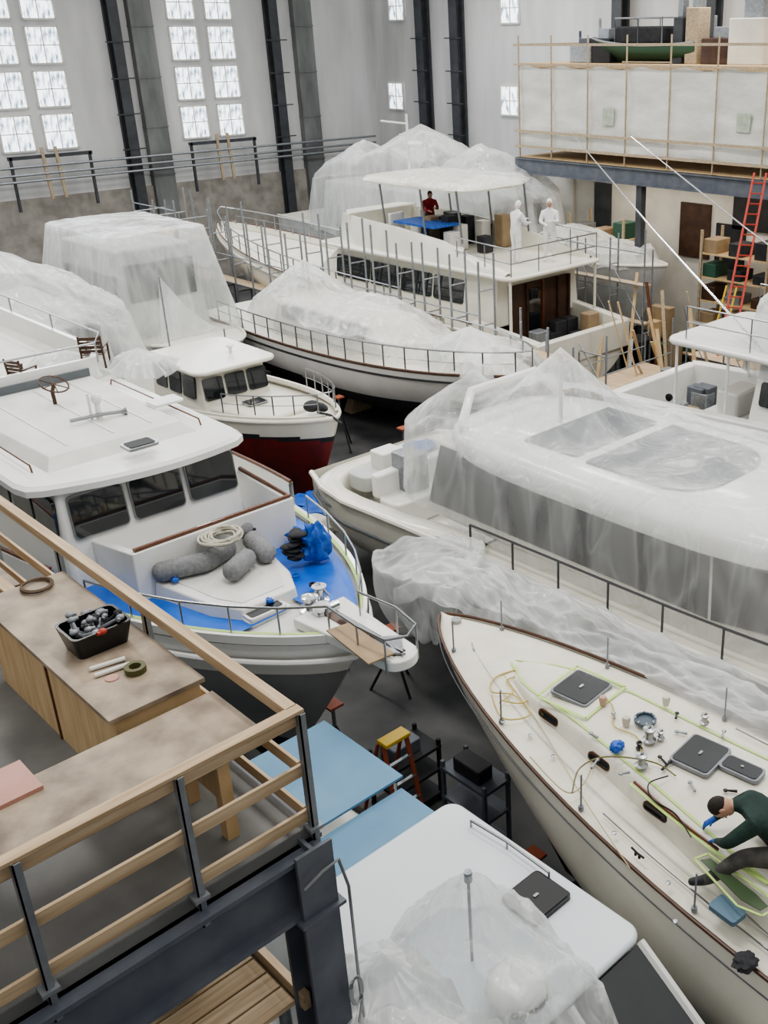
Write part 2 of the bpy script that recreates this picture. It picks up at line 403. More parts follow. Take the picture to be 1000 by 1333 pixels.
# ================= ROOM =================
XE=35.0; YW=45.0
def st(o): o['kind']='structure'; return o
st(B().box(-6,36,-8,46,-.2,0).obj('floor',CONC,smooth=0))
b=B(); b.box(-6,XE,YW,YW+.4,0,14.5); b.mi=1; b.box(-6,XE,YW-.12,YW,0,4.6)
st(b.obj('wall_north',[WALL,BLOCKM],smooth=0))
st(B().box(XE,XE+.4,-8,YW+.4,0,14.5).obj('wall_east',WALL,smooth=0))
wn=0
def window(c,ux,w,h,kx=2,ky=2,nrm=(0,-1,0)):
    global wn; wn+=1
    ux=V(ux);nr=V(nrm);c=V(c);uz=V((0,0,1))
    e=thing('window_%d'%wn,c-uz*h/2,'','window'); del e['label']; del e['category']; e['kind']='structure'
    b=B(); b.rp(c+nr*.03,ux,uz,w,h,.03,.005,1); b.obj('window_pane',SKY,e,smooth=0)
    b=B()
    for s in (-1,1):
        b.beam(c+nr*.06+ux*s*w/2-uz*h/2,c+nr*.06+ux*s*w/2+uz*h/2,.07,.08); b.beam(c+nr*.06-ux*w/2+uz*s*h/2,c+nr*.06+ux*w/2+uz*s*h/2,.08,.07)
    for i in range(1,kx): x=-w/2+w*i/kx; b.beam(c+nr*.06+ux*x-uz*h/2,c+nr*.06+ux*x+uz*h/2,.035,.05)
    for i in range(1,ky): z=-h/2+h*i/ky; b.beam(c+nr*.06-ux*w/2+uz*z,c+nr*.06+ux*w/2+uz*z,.05,.035)
    b.obj('window_frame',DRYW,e,smooth=0)
for px in (19,76,254,301):
    for r in range(4):
        x=aty(px,165,YW).x
        window((x,YW,7.1+r*1.62),(1,0,0),1.3,1.36,2,2)
for px,pys in ((517,(125,8)),(665,(131,10))):
    for py in pys:
        p=atx(px,py,XE); window((XE,p.y,p.z),(0,1,0),1.15,1.25,2,2,(-1,0,0))
nc=0
def column(kind,px,wpx=None):
    global nc; nc+=1
    if kind=='n': 
        x=aty(px,100,YW).x; b=B(); b.box(x-.22,x+.22,YW-.55,YW-.5,0,14.5); b.box(x-.03,x+.03,YW-.5,YW-.1,0,14.5); b.box(x-.22,x+.22,YW-.15,YW,0,14.5)
        for z in (6.2,7.6,9.0,10.4): b.box(x-.55,x+.55,YW-.6,YW-.56,z,z+.05)
    elif kind=='g':
        x=aty(px,100,YW).x; b=B(); b.box(x-.5,x+.5,YW-.35,YW-.02,0,14.5)
        for z in (5,7,9,11): b.box(x-.52,x+.52,YW-.38,YW-.02,z,z+.06)
    else:
        y=atx(px,100,XE).y; b=B(); b.box(XE-.55,XE-.5,y-.25,y+.25,0,14.5); b.box(XE-.5,XE-.1,y-.03,y+.03,0,14.5); b.box(XE-.15,XE-.02,y-.25,y+.25,0,14.5)
        for z in (6.2,7.6,9.0,10.4): b.box(XE-.6,XE-.56,y-.55,y+.55,z,z+.05)
    st(b.obj('trim_%d'%nc,COLG if kind=='g' else DARKCOL,smooth=0))
column('n',153); column('g',190); column('n',356); column('g',396); column('e',462); column('e',559); column('e',603); column('e',812); column('e',930)
g='wall pipes'
for z,yy in ((5.9,.75),(5.6,.75),(5.35,.75)):
    b=B(); b.tube([(-5.5,YW-yy,z),(XE-.8,YW-yy,z)],.05,8)
    b.obj('wall_pipe',STEEL,label='long grey pipe running along the block wall',category='pipe',group=g)
for px in (60,285):
    x=aty(px,215,YW).x; e=thing('window_brace',(x,YW-.8,4.0),'rough timber and steel bracing beneath the tall windows','brace','window braces')
    b=B()
    for dx in (-1.6,1.6): b.beam((x+dx,YW-.65,4.2),(x+dx,YW-.65,6.3),.1,.1)
    b.beam((x-1.7,YW-.65,6.25),(x+1.7,YW-.65,6.25),.1,.14); b.obj('brace_frame',DARKCOL,e,smooth=0)
    for dx in (-.25,.3):
        B().beam((x+dx,YW-.72,4.6),(x+dx-.1,YW-.72,6.6),.12,.08).obj('brace_board',PINE,e,smooth=0)
# ================= MEZZANINE (east) =================
XM=28.5; YM=28.3; ZM=6.15
e=thing('trim_90',(XM,20,0),'',''); del e['label']; del e['category']
e['kind']='structure'
B().box(XM,XE-.6,4,YM,ZM,ZM+.25).obj('mezzanine_floor',PLYO,e,smooth=0)
b=B(); b.box(XM-.12,XM,4,YM,ZM-.3,ZM+.22); b.box(XM-.2,XM+.05,4,YM,ZM+.17,ZM+.22); b.box(XM-.2,XM+.05,4,YM,ZM-.33,ZM-.28); b.box(XM-.12,XE-.6,YM,YM+.1,ZM-.3,ZM+.22); b.obj('edge_beam',NAVY,e,smooth=0)
for y in (27.9,22.5,17,11):
    B().box(XM-.1,XM+.15,y-.12,y+.12,0,ZM-.3).obj('steel_column',DARKCOL,e,smooth=0)
st(B().box(XM+2.6,XM+2.8,4,YM,0,ZM-.35).obj('wall_store',DRYW,smooth=0))
for k,(py,pz,w,h,mt) in enumerate(((785,268,.8,1.7,DARKCOL),(905,300,1.3,1.9,BROWNR),(735,262,1.0,1.9,DRYW),(950,330,1.2,2.0,BLACKP),(985,270,1.8,1.6,BLACKP))):
    p=atx(py,pz,XM+2.55); o=B().box(XM+2.5,XM+2.62,p.y-w/2,p.y+w/2,p.z-h/2,p.z+h/2).obj('door_%d'%(k+1),mt,smooth=0); st(o)
ez0=ZM+.65; ez1=9.55
b=B(); rows=[]
for i in range(90):
    y=5+(YM-5)*i/89
    rows.append([(XM+.05+.07*fbm(y*.8,k*.5),y,ez0+(ez1-ez0-.12*abs(sin(y*1.8)))*k/14) for k in range(15)])
b.grid(rows); rows=[]
for i in range(24):
    x=XM+.05+(XE-.7-XM)*i/23
    rows.append([(x,YM+.04*fbm(x*.8,k*.9),ez0+(ez1-ez0)*k/14) for k in range(15)])
b.grid(rows)
b.obj('scrim_sheet',TARPW,smooth=60,label='white scrim sheeting stretched round the mezzanine enclosure',category='sheet')
e=thing('enclosure_frame',(XM,20,ZM+.25),'pine batten frame and rails round the mezzanine enclosure','timber frame')
for y in [YM-.1,26.6,24.9,23.2,21.4,19.6,17.8,16,14]:
    B().beam((XM-.05,y,ZM+.25),(XM-.05,y,10.5),.05,.035).obj('batten',PINE,e,smooth=0)
for z,h in ((ZM+.62,.09),(ZM+1.15,.09),(ez1,.06),(10.2,.08)):
    B().beam((XM-.1,5,z),(XM-.1,YM+.1,z),.035,h).obj('rail_board',PINE,e,smooth=0)
    B().beam((XM-.1,YM+.1,z),(XE-.7,YM+.1,z),.035,h).obj('rail_board',PINE,e,smooth=0)
NOT=mat('notice_grey_green',(.36,.42,.32),.6,c2=(.5,.55,.47),ns=6)
for px,py in ((792,152),(968,160)):
    p=atx(px,py,XM-.02); B().box(XM-.03,XM-.015,p.y-.25,p.y+.25,p.z-.28,p.z+.28).obj('wall_notice',NOT,smooth=0,label='small grey-green panel on the white scrim sheeting',category='sign')
st(B().box(XM+.1,XE-.6,5,YM-.05,9.45,9.6).obj('trim_91',PLYO,smooth=0))
ye=atx(845,50,XM+1.6).y
e=thing('stored_skiff',(XM+1.6,ye,9.6),'dark green skiff with tubular frame stored on the mezzanine top','small boat')
hk=Hull((XM+1.7,ye-2.2),(XM+1.5,ye+2.4),1.5,10.25,10.15,10.4,zk=9.65,tr=.8,rake=.6); hk.body([GREEN,GREEN,GREEN],1,1.1,e); hk.cap(STEEL,e,.04); hk.deck(RUBBER,e,dz=-.1)
b=B()
for q in (-1,0,1): b.tube([(XM+1.0,ye+q,10.2),(XM+1.0,ye+q,11.0),(XM+2.2,ye+q,11.0),(XM+2.2,ye+q,10.2)],.03)
b.tube([(XM+1.0,ye-1,11),(XM+1.0,ye+1,11)],.03); b.obj('frame_hoops',STEEL,e)
B().slab(rrect(XM+1.0,XM+2.3,ye-.9,ye+1.1,.2),10.2,10.75).obj('engine_box',RUBBER,e,bevel=.08)
for (px,w,l,h,mt,lab) in ((985,1.2,1.3,1.9,CREAM,'cream steel cabinet on the mezzanine top'),(945,1.0,1.2,1.1,BROWNR,'brown timber crate on the mezzanine top'),(908,.7,.5,2.4,PINE,'tall timber offcuts rack on the mezzanine top'),(888,.5,.4,2.0,DARKCOL,'dark steel press on the mezzanine top'),(765,.8,1.0,.8,STEEL,'grey workshop machine on the mezzanine top'),(790,.7,.9,1.1,BLACKP,'black workshop machine on the mezzanine top')):
    y=atx(px,50,XM+1.5).y; x=XM+1.5; e=thing('workshop_machine',(x,y,9.6),lab,'machine')
    b=B(); b.slab(rrect(x-w/2,x+w/2,y-l/2,y+l/2,.05),9.6,9.6+h*.7); b.obj('machine_body',mt,e,bevel=.03)
    b=B(); b.box(x-w*.3,x+w*.3,y-l*.3,y+l*.2,9.6+h*.7,9.6+h); b.cyl((x,y+l*.35,9.6+h*.7),(x,y+l*.35,9.6+h*1.3),.05); b.obj('machine_head',STEEL if mt!=STEEL else NAVY,e,bevel=.02)
# ================= PLATFORM (near) =================
PZ=5.28; PX=3.06; PY=5.25
e=thing('trim_92',(1,8,0),'',''); del e['label']; del e['category']; e['kind']='structure'
B().box(-4,PX-.02,PY+.02,12.5,PZ-.1,PZ).obj('platform_floor',PLATF,e,smooth=0)
b=B()
b.box(-4,PX,PY-.02,PY+.04,PZ-.62,PZ-.1); b.box(-4,PX,PY-.12,PY+.14,PZ-.14,PZ-.1); b.box(-4,PX,PY-.12,PY+.14,PZ-.64,PZ-.6)
b.box(PX-.06,PX,PY,12.5,PZ-.6,PZ-.1); b.box(PX-.16,PX+.06,PY,12.5,PZ-.14,PZ-.1)
b.obj('edge_beam',NAVY,e,smooth=0)
b=B(); b.box(PX-.26,PX+.04,PY-.16,PY-.13,0,PZ-.05); b.box(PX-.26,PX+.04,PY+.13,PY+.16,0,PZ-.05); b.box(PX-.13,PX-.10,PY-.13,PY+.13,0,PZ-.05); b.box(PX-.3,PX+.08,PY-.2,PY+.2,PZ-.66,PZ-.63)
b.obj('steel_column',NAVY,e,smooth=0)
b=B()
for i in range(2):
    b.tube([V((PX-.25,PY-.2,PZ-.3)),V((PX-.1,PY-.22,PZ-.22)),V((PX+.04,PY-.22,PZ-.2)),V((PX+.1,PY-.22,PZ-.5)),V((PX+.1,PY-.22,4.0)),V((PX+.11,PY-.22+.02*i,3.6+.2*i)),V((PX+.06+.05*i,PY-.22,3.4))],.012,6)
for k in range(3): b.tube([V((PX+.05+.05*cos(a)+.01*k,PY-.23,3.75+.14*sin(a))) for a in [2*pi*i/14 for i in range(14)]],.01,5,closed=True)
b.obj('extension_cord',mat('cord_grey',(.38,.39,.40),.6),label='grey electrical cord hanging down the steel column',category='cord')
gr=thing('guard_rail',(PX,PY,PZ),'pine guard rail with steel posts round the raised platform','railing')
for x,y in ((PX,PY),(2.15,PY),(1.15,PY),(.15,PY),(PX,7.5),(PX,9.2),(PX,11)):
    b=B(); b.box(x-.025,x+.025,y-.035,y-.025,PZ-.25,PZ+.99); b.box(x-.025,x-.015,y-.035,y+.03,PZ-.25,PZ+.99); b.box(x-.06,x+.05,y-.06,y+.04,PZ-.01,PZ+.02); b.obj('rail_post',STEELM,gr,smooth=0)
for z,h,w in ((PZ+1.0,.028,.09),(PZ+.925,.09,.028),(PZ+.5,.10,.028),(PZ+.1,.10,.028)):
    B().beam((-2,PY+.03,z),(PX+.03,PY+.03,z),w,h).obj('rail_board',PINEX,gr,smooth=0,bevel=.004)
    B().beam((PX-.02,PY+.06,z),(PX-.02,12.4,z),w,h).obj('rail_board',PINEY,gr,smooth=0,bevel=.004)
e=thing('workbench',(2.6,7.6,PZ),'worn plywood cabinet bench beside the guard rail','workbench')
B().box(2.2,2.95,6.36,8.85,PZ+.78,PZ+.82).obj('bench_top',PLY,e,smooth=0,bevel=.005)
B().box(2.25,2.92,6.40,8.8,PZ,PZ+.775).obj('bench_cabinet',PLYO,e,smooth=0)
for y in (7.6,): B().box(2.235,2.248,y-.008,y+.008,PZ,PZ+.77).obj('cabinet_batten',TEAK,e,smooth=0)
e=thing('timber_crate',(1.9,10.2,PZ),'low pale plywood crate standing beyond the bench','crate')
B().box(1.2,2.7,9.5,10.9,PZ,PZ+.5).obj('crate_body',PLYO,e,smooth=0,bevel=.01); B().box(1.15,2.75,9.45,10.95,PZ+.5,PZ+.54).obj('crate_lid',PLY,e,smooth=0)
for k in range(4):
    B().beam((2.2+.12*k,9.0,PZ+.58+.03*k),(2.0+.15*k,12.0,PZ+.58+.03*k),.1,.04).obj('timber_plank',PINEY,smooth=0,label='loose pine plank stacked on the platform',category='plank',group='planks on the platform')
e=thing('workbench',(2,5.9,PZ),'low stained plywood bench along the platform edge','workbench')
B().box(-1.5,2.95,5.48,6.27,PZ+.70,PZ+.745).obj('bench_top',PLY,e,smooth=0,bevel=.005)
for x in (2.6,.6): 
    B().beam((x,5.6,PZ),(x,5.6,PZ+.7),.09,.09).obj('bench_leg',PLYO,e,smooth=0); B().beam((x,6.15,PZ),(x,6.15,PZ+.7),.09,.09).obj('bench_leg',PLYO,e,smooth=0)
    B().box(x-.02,x+.02,5.6,6.15,PZ+.3,PZ+.7).obj('bench_gusset',PLYO,e,smooth=0)
TZ=PZ+.82
p=at(127,838,TZ); e=thing('tool_tub',p,'black plastic tub filled with hand tools','tub')
b=B(); o1=rrect(p.x-.2,p.x+.2,p.y-.15,p.y+.15,.05); o2=rrect(p.x-.24,p.x+.24,p.y-.19,p.y+.19,.05); o3=rrect(p.x-.22,p.x+.22,p.y-.17,p.y+.17,.05)
b.prism([(x,y,TZ) for x,y in o1],[(x,y,TZ+.015) for x,y in o1]); b.grid([[(x,y,TZ) for x,y in o1],[(x,y,TZ+.2) for x,y in o2],[(x,y,TZ+.2) for x,y in o3],[(x,y,TZ+.02) for x,y in o1]],closed=True); b.obj('tub_shell',BLACK,e)
for i in range(20):
    a=V((p.x+RN.uniform(-.16,.16),p.y+RN.uniform(-.11,.11),TZ+.13)); d=V((RN.uniform(-.14,.14),RN.uniform(-.14,.14),RN.uniform(.02,.12)))
    b=B(); b.cyl(a,a+d,.02,.012,8); b.ell(a+d,(.035,.03,.025)); b.cyl(a+d,a+d+V((d.y,-d.x,0)).normalized()*.05,.015)
    b.obj('hand_tool',RN.choice([STEEL,STEELM,STEEL,BLACK,STEELM,REDL,RUBBER,RUBBER]),label='assorted hand tool in the black tub',category='tool',group='tools in the tub')
def roll(px,py,z,R1,R2,h,mt,lab,cat='tape roll'):
    p=at(px,py,z); b=B(); b.grid([[(p.x+r*cos(a),p.y+r*sin(a),z+zz) for a in [2*pi*i/24 for i in range(24)]] for r,zz in ((R2,0),(R1,0),(R1,h),(R2,h),(R2,0))],closed=True); return b.obj('tape_roll',mt,label=lab,category=cat)
roll(177,874,TZ,.08,.045,.05,mat('tape_olive',(.09,.09,.03),.5),'dark olive roll of masking tape on the bench')
for px,py,a in ((140,864,.3),(146,872,.35)):
    p=at(px,py,TZ+.02); d=V((cos(a-.5),sin(a-.5),0))*.13
    B().cyl(p-d,p+d,.018).obj('paper_tube',PAPER,label='small rolled paper tube on the bench',category='tube',group='paper tubes')
p=at(146,883,TZ); B().lathe((p.x,p.y,TZ),[(.05,0),(.05,.008)]).obj('sanding_disc',PINKB,label='round red sanding disc on the bench',category='sanding disc')
def coil(c,r,n,rr,mt,name,lab,jit=.02,wob=.3,ry=None):
    b=B();pts=[];c=V(c)
    for i in range(n*20):
        a=2*pi*i/20; k=1+wob*noise.noise(V((i*.05,c.x,0))); pts.append(c+V((r*k*cos(a)+.1*r*noise.noise(V((i*.02,5,1)))*4,(ry or r)*k*sin(a),rr+i/20*rr*.5+abs(jit*noise.noise(V((i*.13,1,c.y)))))))
    b.tube(pts,rr,6); return b.obj(name,mt,label=lab,category='rope')
coil(at(48,765,TZ),.11,5,.008,mat('rope_brown',(.12,.08,.05),.8),'rope_coil','brown cord coiled on the plywood bench',wob=.6)
p=at(18,1025,PZ+.745); B().box(p.x-.45,p.x+.13,p.y-.16,p.y+.22,PZ+.745,PZ+.775).obj('panel_board',PINKB,smooth=0,label='pinkish primed board lying on the bench',category='board')
e=thing('loading_deck',(1.6,4.4,0),'small lower timber deck under the platform edge','deck'); q=at(250,1300,3.6)
b=B()
for i in range(6): b.box(q.x-.9,q.x+.55,q.y-.6+i*.2,q.y-.42+i*.2,3.55,3.6)
b.obj('deck_boards',PINEX,e,smooth=0)
B().beam((q.x+.6,q.y-.7,3.62),(q.x+.6,q.y+.7,3.62),.06,.16).obj('deck_kerb',PINEY,e,smooth=0)
for s in(-.8,.5):
    for t in (-.5,.5): B().cyl((q.x+s,q.y+t,0),(q.x+s,q.y+t,3.55),.05).obj('deck_prop',STEEL,e)
b=B(); b.ell((q.x,q.y+.1,3.7),(.2,.1,.1)); b.ell((q.x+.15,q.y+.2,3.68),(.14,.08,.08)); b.obj('tool_bag',RUBBER,label='black tool bag on the lower timber deck',category='bag')
# ================= TRAWLER =================
tw=thing('trawler_yacht',(6.1,16,0),'white trawler yacht with pilothouse, teak trim and bow pulpit','boat')
h=Hull((5.85,25),(6.40,9.35),4.5,3.3,3.3,3.58,zk=.4,tr=.9,p=3.2,q=.76,rake=2.2)
HT=h; h.body([WHITE,GREYH,BLACKP],1.3,3.0,tw); h.deck(DECKW,tw); blocks(h)
h.wallb(WHITE,tw,.12,.3,1,name='toe_rail'); h.cap(WHITE,tw,.04,-.25,name='rub_rail')
h.wallb(WHITE,tw,.52,.05,.74,name='bulwark'); 
b=B()
for sd in (1,-1): b.tube([h.E(t,sd,.06,.54) for t in h.ts(24,.05,.74)],.03,8)
b.obj('cap_rail',TEAK,tw)
dz=3.38
out=[(4.9,13.9),(5.02,12.35),(7.55,12.35),(7.65,13.9)]
inn=[(5.02,13.9),(5.12,12.46),(7.45,12.46),(7.53,13.9)]
zt_=[4.05,4.24,4.24,4.24]
b=B(); b.grid([[(x,y,dz) for x,y in out],[(x,y,z) for (x,y),z in zip(out,zt_)],[(x,y,z) for (x,y),z in zip(inn,zt_)],[(x,y,dz) for x,y in inn]])
b.obj('portuguese_bridge',WHITE,tw,bevel=.02,smooth=30)
b=B(); b.tube([(x,y,4.26) for x,y in [( (a[0]+c[0])/2,(a[1]+c[1])/2) for a,c in zip(out,inn)]][1:],.036,8); b.obj('cap_rail',TEAK,tw)
b=B(); bo=[(5.2,12.34),(5.42,11.2),(5.65,10.75),(6.5,10.75),(6.72,11.2),(6.95,12.34)]
b.prism([(x,y,dz) for x,y in bo],[(6.1+(x-6.1)*.95,y+(.06 if y<12 else 0),3.74) for x,y in bo]); b.obj('trunk_cabin',WHITE,tw,bevel=.03,smooth=30)
b=B(); o_=[(5.42,12.3),(5.58,11.3),(5.75,10.95),(6.4,10.95),(6.58,11.3),(6.75,12.3)]; b.slab(o_,3.742,3.75); b.obj('nonskid_panel',DECKW,tw,smooth=0)
def hatch(px,py,z,w,l,parent,ang=0,name='deck_hatch',fr=None,gl=None,fw=.04):
    p=at(px,py,z); u=V((cos(ang),sin(ang),0)); v=V((-sin(ang),cos(ang),0)); e=thing(name,p,'','',parent=parent)
    B().rp(p+V((0,0,.02)),u,v,w,l,.04,.05).obj('hatch_frame',fr or CHROMED,e); B().rp(p+V((0,0,.035)),u,v,w-fw*2,l-fw*2,.03,.04).obj('hatch_glass',gl or GLASS,e)
    if fw<.03: B().rp(p+V((0,0,.055)),u,v,w*.12,.03,.012,.01).obj('hatch_handle',CHROMED,e)
p=at(338,795,3.55); B().slab(rrect(p.x-.32,p.x+.32,p.y-.3,p.y+.3,.06),3.42,3.62).obj('hatch_coaming',WHITE,tw,bevel=.02)
hatch(338,792,3.62,.56,.5,tw,fr=PAPER)
hx0,hx1,hy0,hy1=4.6,7.3,13.45,20.5
b=B(); b.prism([(hx0-.05,hy0-.1,dz),(hx1+.05,hy0-.1,dz),(hx1+.05,hy1,dz),(hx0-.05,hy1,dz)],[(hx0+.03,hy0+.1,4.95),(hx1-.03,hy0+.1,4.95),(hx1-.03,hy1,4.95),(hx0+.03,hy1,4.95)])
b.obj('pilothouse',WHITE,tw,bevel=.06,smooth=40)
for x in (5.13,6.0,6.87):
    e=thing('window',(x,hy0,4.3),'','',parent=tw)
    B().rp((x,hy0+.02,4.50),(1,0,0),(0,.13,1),.80,.64,.03,.07).obj('window_frame',CHROMED,e); B().rp((x,hy0+.005,4.50),(1,0,0),(0,.13,1),.75,.59,.03,.06).obj('window_glass',GLASS,e)
for y in (13.95,14.75,15.6,16.5,17.5):
    for x,s in ((hx0-.01,-1),(hx1+.01,1)):
        B().rp((x,y,4.50),(0,1,0),(0,0,1),.7,.56,.05,.07).obj('window_glass',GLASS,tw)
def roofout(x0,x1,y0,y1,cr,r,n=12,sk=.25):
    o=[]; 
    for i in range(n+1):
        t=i/n; x=x0+r*.6+(x1-x0-r*1.2)*t; o.append((x,y0+cr*(2*t-1)**2+sk*(1-t)**2))
    o+=[(x1-r*.15,y0+cr+r*.35),(x1,y0+cr+r)]; o+=[(x1,y1),(x0,y1),(x0,y0+cr+r+sk),(x0+r*.15,y0+cr+r*.35+sk)]
    return o
ro=roofout(4.25,7.52,13.12,17.6,.18,.4); ri=roofout(4.42,7.36,13.28,17.5,.18,.4); rt=roofout(4.30,7.47,13.17,17.57,.18,.4)
b=B(); b.grid([[(x,y,4.89) for x,y in ri],[(x,y,4.89) for x,y in ro],[(x,y,4.98) for x,y in ro],[(x,y,5.02) for x,y in rt]],closed=True)
b.slab(rt,4.99,5.022)
b.obj('pilothouse_roof',WHITE,tw,smooth=35)
b=B(); b.prism([(4.75,14.0,5.01),(7.05,14.0,5.01),(7.15,17.6,5.01),(4.6,17.6,5.01)],[(4.9,14.25,5.16),(6.9,14.25,5.16),(7.0,17.6,5.16),(4.75,17.6,5.16)]); b.obj('roof_step',DECKW,tw,bevel=.015,smooth=30)
b=B()
for x in (5.25,5.95,6.55): b.box(x,x+.03,14.5,17.4,5.155,5.175)
b.obj('roof_rib',WHITE,tw,bevel=.01)
for sd in (4.62,7.2):
    b=B(); b.tube([(sd,14.2,5.02),(sd,14.25,5.12),(sd,17.2,5.12),(sd,17.25,5.02)],.014,6); b.obj('roof_handrail',TEAK,tw)
b=B(); b.slab(rrect(4.1,7.7,17.5,24.5,.3,6),4.95,5.05); b.obj('fly_deck',DECKW,tw,bevel=.03)
b=B(); 
fo=[(4.2,24.3),(4.2,18.2),(4.5,17.6),(7.2,17.6),(7.55,18.2),(7.55,24.3)]
b.grid([[(x,y,5.03) for x,y in fo],[(x,y+.1,5.42) for x,y in fo],[(5.9+(x-5.9)*.95,y+.18,5.42) for x,y in fo],[(5.9+(x-5.9)*.95,y+.12,5.03) for x,y in fo]]); b.obj('fly_coaming',WHITE,tw,smooth=30)
b=B(); b.box(4.75,7.0,17.55,17.6,5.08,5.3); b.obj('coaming_panel',GLASSG,tw,smooth=0)
b=B(); pts=[(x,y,5.7) for x,y in fo]; b.tube(pts,.018)
for x,y in fo+[(4.2,20.3),(4.2,22.3),(7.55,20.3),(7.55,22.3)]: b.cyl((x,y,5.35),(x,y,5.7),.015,n=6)
b.obj('fly_rail',CHROMED,tw)
hatch(182,580,5.17,.46,.34,tw)
p=at(215,524,5.17); B().rp(p+V((0,0,.03)),(1,0,0),(0,1,0),.5,.38,.04,.06).obj('roof_locker',WHITE,tw,bevel=.01)
p=at(130,545,5.16)
b=B(); b.cyl(p,p+V((0,0,.25)),.05,.04); b.ell(p+V((0,0,.32)),(.08,.08,.09)); b.cyl(p+V((-.1,.05,.0)),p+V((-.1,.05,.42)),.02); b.obj('searchlight',WHITE,tw)
b=B(); b.tube([p+V((-.45,.0,.08)),p+V((.0,-.05,.08)),p+V((.3,-.1,.06))],.03); b.lathe(p+V((.3,-.1,.06)),[(.03,0),(.07,.08)],12,(1,-.2,0)); b.obj('air_horn',CHROMED,tw)
p=at(214,672,4.0); B().lathe(p,[(.03,0),(.07,.05),(.08,.1)],14,(-.3,-1,.2)).obj('searchlight',CHROME,tw)
ps=h.P(1,0,0); PD=.42
b=B(); pl=[]
for i in range(13):
    a=pi*i/12; pl.append((ps.x+.02+.25*cos(a),8.15+PD-.22*sin(a)))
pl=[(ps.x+.40,9.75+PD)]+[(ps.x+.3,8.6+PD)]+pl+[(ps.x-.26,8.6+PD),(ps.x-.40,9.75+PD)]
b.slab(pl,3.58,3.72); b.obj('bow_pulpit',WHITE,tw,bevel=.02)
b=B(); b.slab([(ps.x+.1,9.5+PD),(ps.x+.1,8.1+PD),(ps.x-.08,8.1+PD),(ps.x-.08,9.5+PD)],3.722,3.735); b.obj('pulpit_plank',TEAKD,tw,smooth=0)
b=B()
T=[.78,.83,.88,.92,.955,.985]
for sd in (1,-1):
    pts=[h.E(t,sd,.1,.5) for t in T]+[V((ps.x-sd*.3,8.5+PD,4.08)),V((ps.x-sd*.24,8.05+PD,4.05))]
    b.tube(pts,.018)
    for q in pts: b.cyl(q-V((0,0,.48)),q,.013,n=6)
b.tube([V((ps.x-.24,8.05+PD,4.05)),V((ps.x,7.92+PD,4.05)),V((ps.x+.24,8.05+PD,4.05))],.018); b.obj('bow_rail',CHROMED,tw)
p=at(405,795,3.66); p.x=min(p.x,6.4)
b=B(); b.lathe(p,[(.16,0),(.16,.05),(.09,.08),(.07,.14),(.11,.18),(.11,.22),(.03,.25)]); q=p+V((.0,-.25,0)); b.lathe(q,[(.1,0),(.08,.1),(.12,.14),(.12,.18)])
b.tube([q+V((-.1,0,.1)),q+V((.25,0,.1))],.06,10); b.tube([p,p+V((.25,.15,.25)),p+V((.3,.0,.1))],.025); b.lathe(p+V((.22,.1,0)),[(.12,0),(.12,.03),(.06,.05),(.06,.2),(.1,.24)],16); b.obj('anchor_windlass',CHROME,tw)
Y_=PD
b=B(); b.tube([(ps.x,9.3+Y_,3.8),(ps.x,8.3+Y_,3.78),(ps.x+.01,7.95+Y_,3.65)],.03); b.prism([(ps.x-.02,8.0+Y_,3.74),(ps.x+.25,8.35+Y_,3.74),(ps.x+.02,8.55+Y_,3.74)],[(ps.x-.02,8.0+Y_,3.77),(ps.x+.25,8.35+Y_,3.77),(ps.x+.02,8.55+Y_,3.77)]); b.prism([(ps.x+.02,8.0+Y_,3.74),(ps.x-.25,8.35+Y_,3.74),(ps.x-.02,8.55+Y_,3.74)],[(ps.x+.02,8.0+Y_,3.77),(ps.x-.25,8.35+Y_,3.77),(ps.x-.02,8.55+Y_,3.77)]); b.obj('anchor',STEEL,tw)
b=B(); rows=[]
for i in range(24):
    t=.72+.24*i/23; rows.append([h.E(t,-1,.2,.07),h.E(t,-1,min(1.35,h.hb(t)-.05),.09)])
b.grid(rows); b.obj('masking_film',BLUE,label='bright blue protective film on the side deck',category='protective film')
b=B(); rows=[]
for i in range(20):
    t=.68+.24*i/19; rows.append([h.E(t,1,.16,.07),h.E(t,1,min(.95,h.hb(t)-.1),.08)])
b.grid(rows); b.obj('masking_film',BLUE,label='bright blue protective film along the fore deck edge',category='protective film')
b=B()
for sd in (1,-1):
    rows=[]
    for i in range(30):
        t=.68+.31*i/29; rows.append([h.E(t,sd,.09,.125),h.E(t,sd,.15,.125)])
    b.grid(rows)
b.obj('masking_tape',LIME,label='lime green masking tape along the toe rail',category='tape')
fg='grey covered fenders'
for i,(px,py,a,ln,tp) in enumerate(((238,738,-.25,.80,0),(283,722,-.9,.62,0),(303,690,.2,.6,.08),(338,712,-2.0,.72,0),(312,735,-1.1,.6,.02))):
    p=at(px,py,3.90+tp); d=V((cos(a+.6),-sin(a+.6),.03)).normalized()*ln/2; e=thing('fender',p-V((0,0,.15)),'grey cloth-covered cylindrical boat fender on the foredeck','fender',fg)
    b=B(); pr=[(.03,-ln/2),(.10,-ln/2+.03),(.14,-ln/2+.09),(.14,ln/2-.09),(.10,ln/2-.03),(.03,ln/2)]; b.lathe(p,pr,18,d); b.obj('fender_body',FENDER,e,smooth=60)
    B().cyl(p+d,p+d*1.12,.02).obj('fender_eye',BLACK,e)
coil(at(290,704,4.10),.23,8,.02,ROPE,'rope_coil','pale rope coiled on top of the fenders',.1,.5)
p=at(384,720,3.75)
b=B()
for i in range(14):
    q=p+V((RN.uniform(-.1,.1),RN.uniform(-.1,.1),-.05+i*.028)); b.ell(q,(.14,.09,.035),R=Matrix.Rotation(RN.uniform(0,3),3,'Z'))
b.obj('life_line_bundle',RUBBER,label='black folded cloth bundle on the blue film',category='cloth',smooth=180)
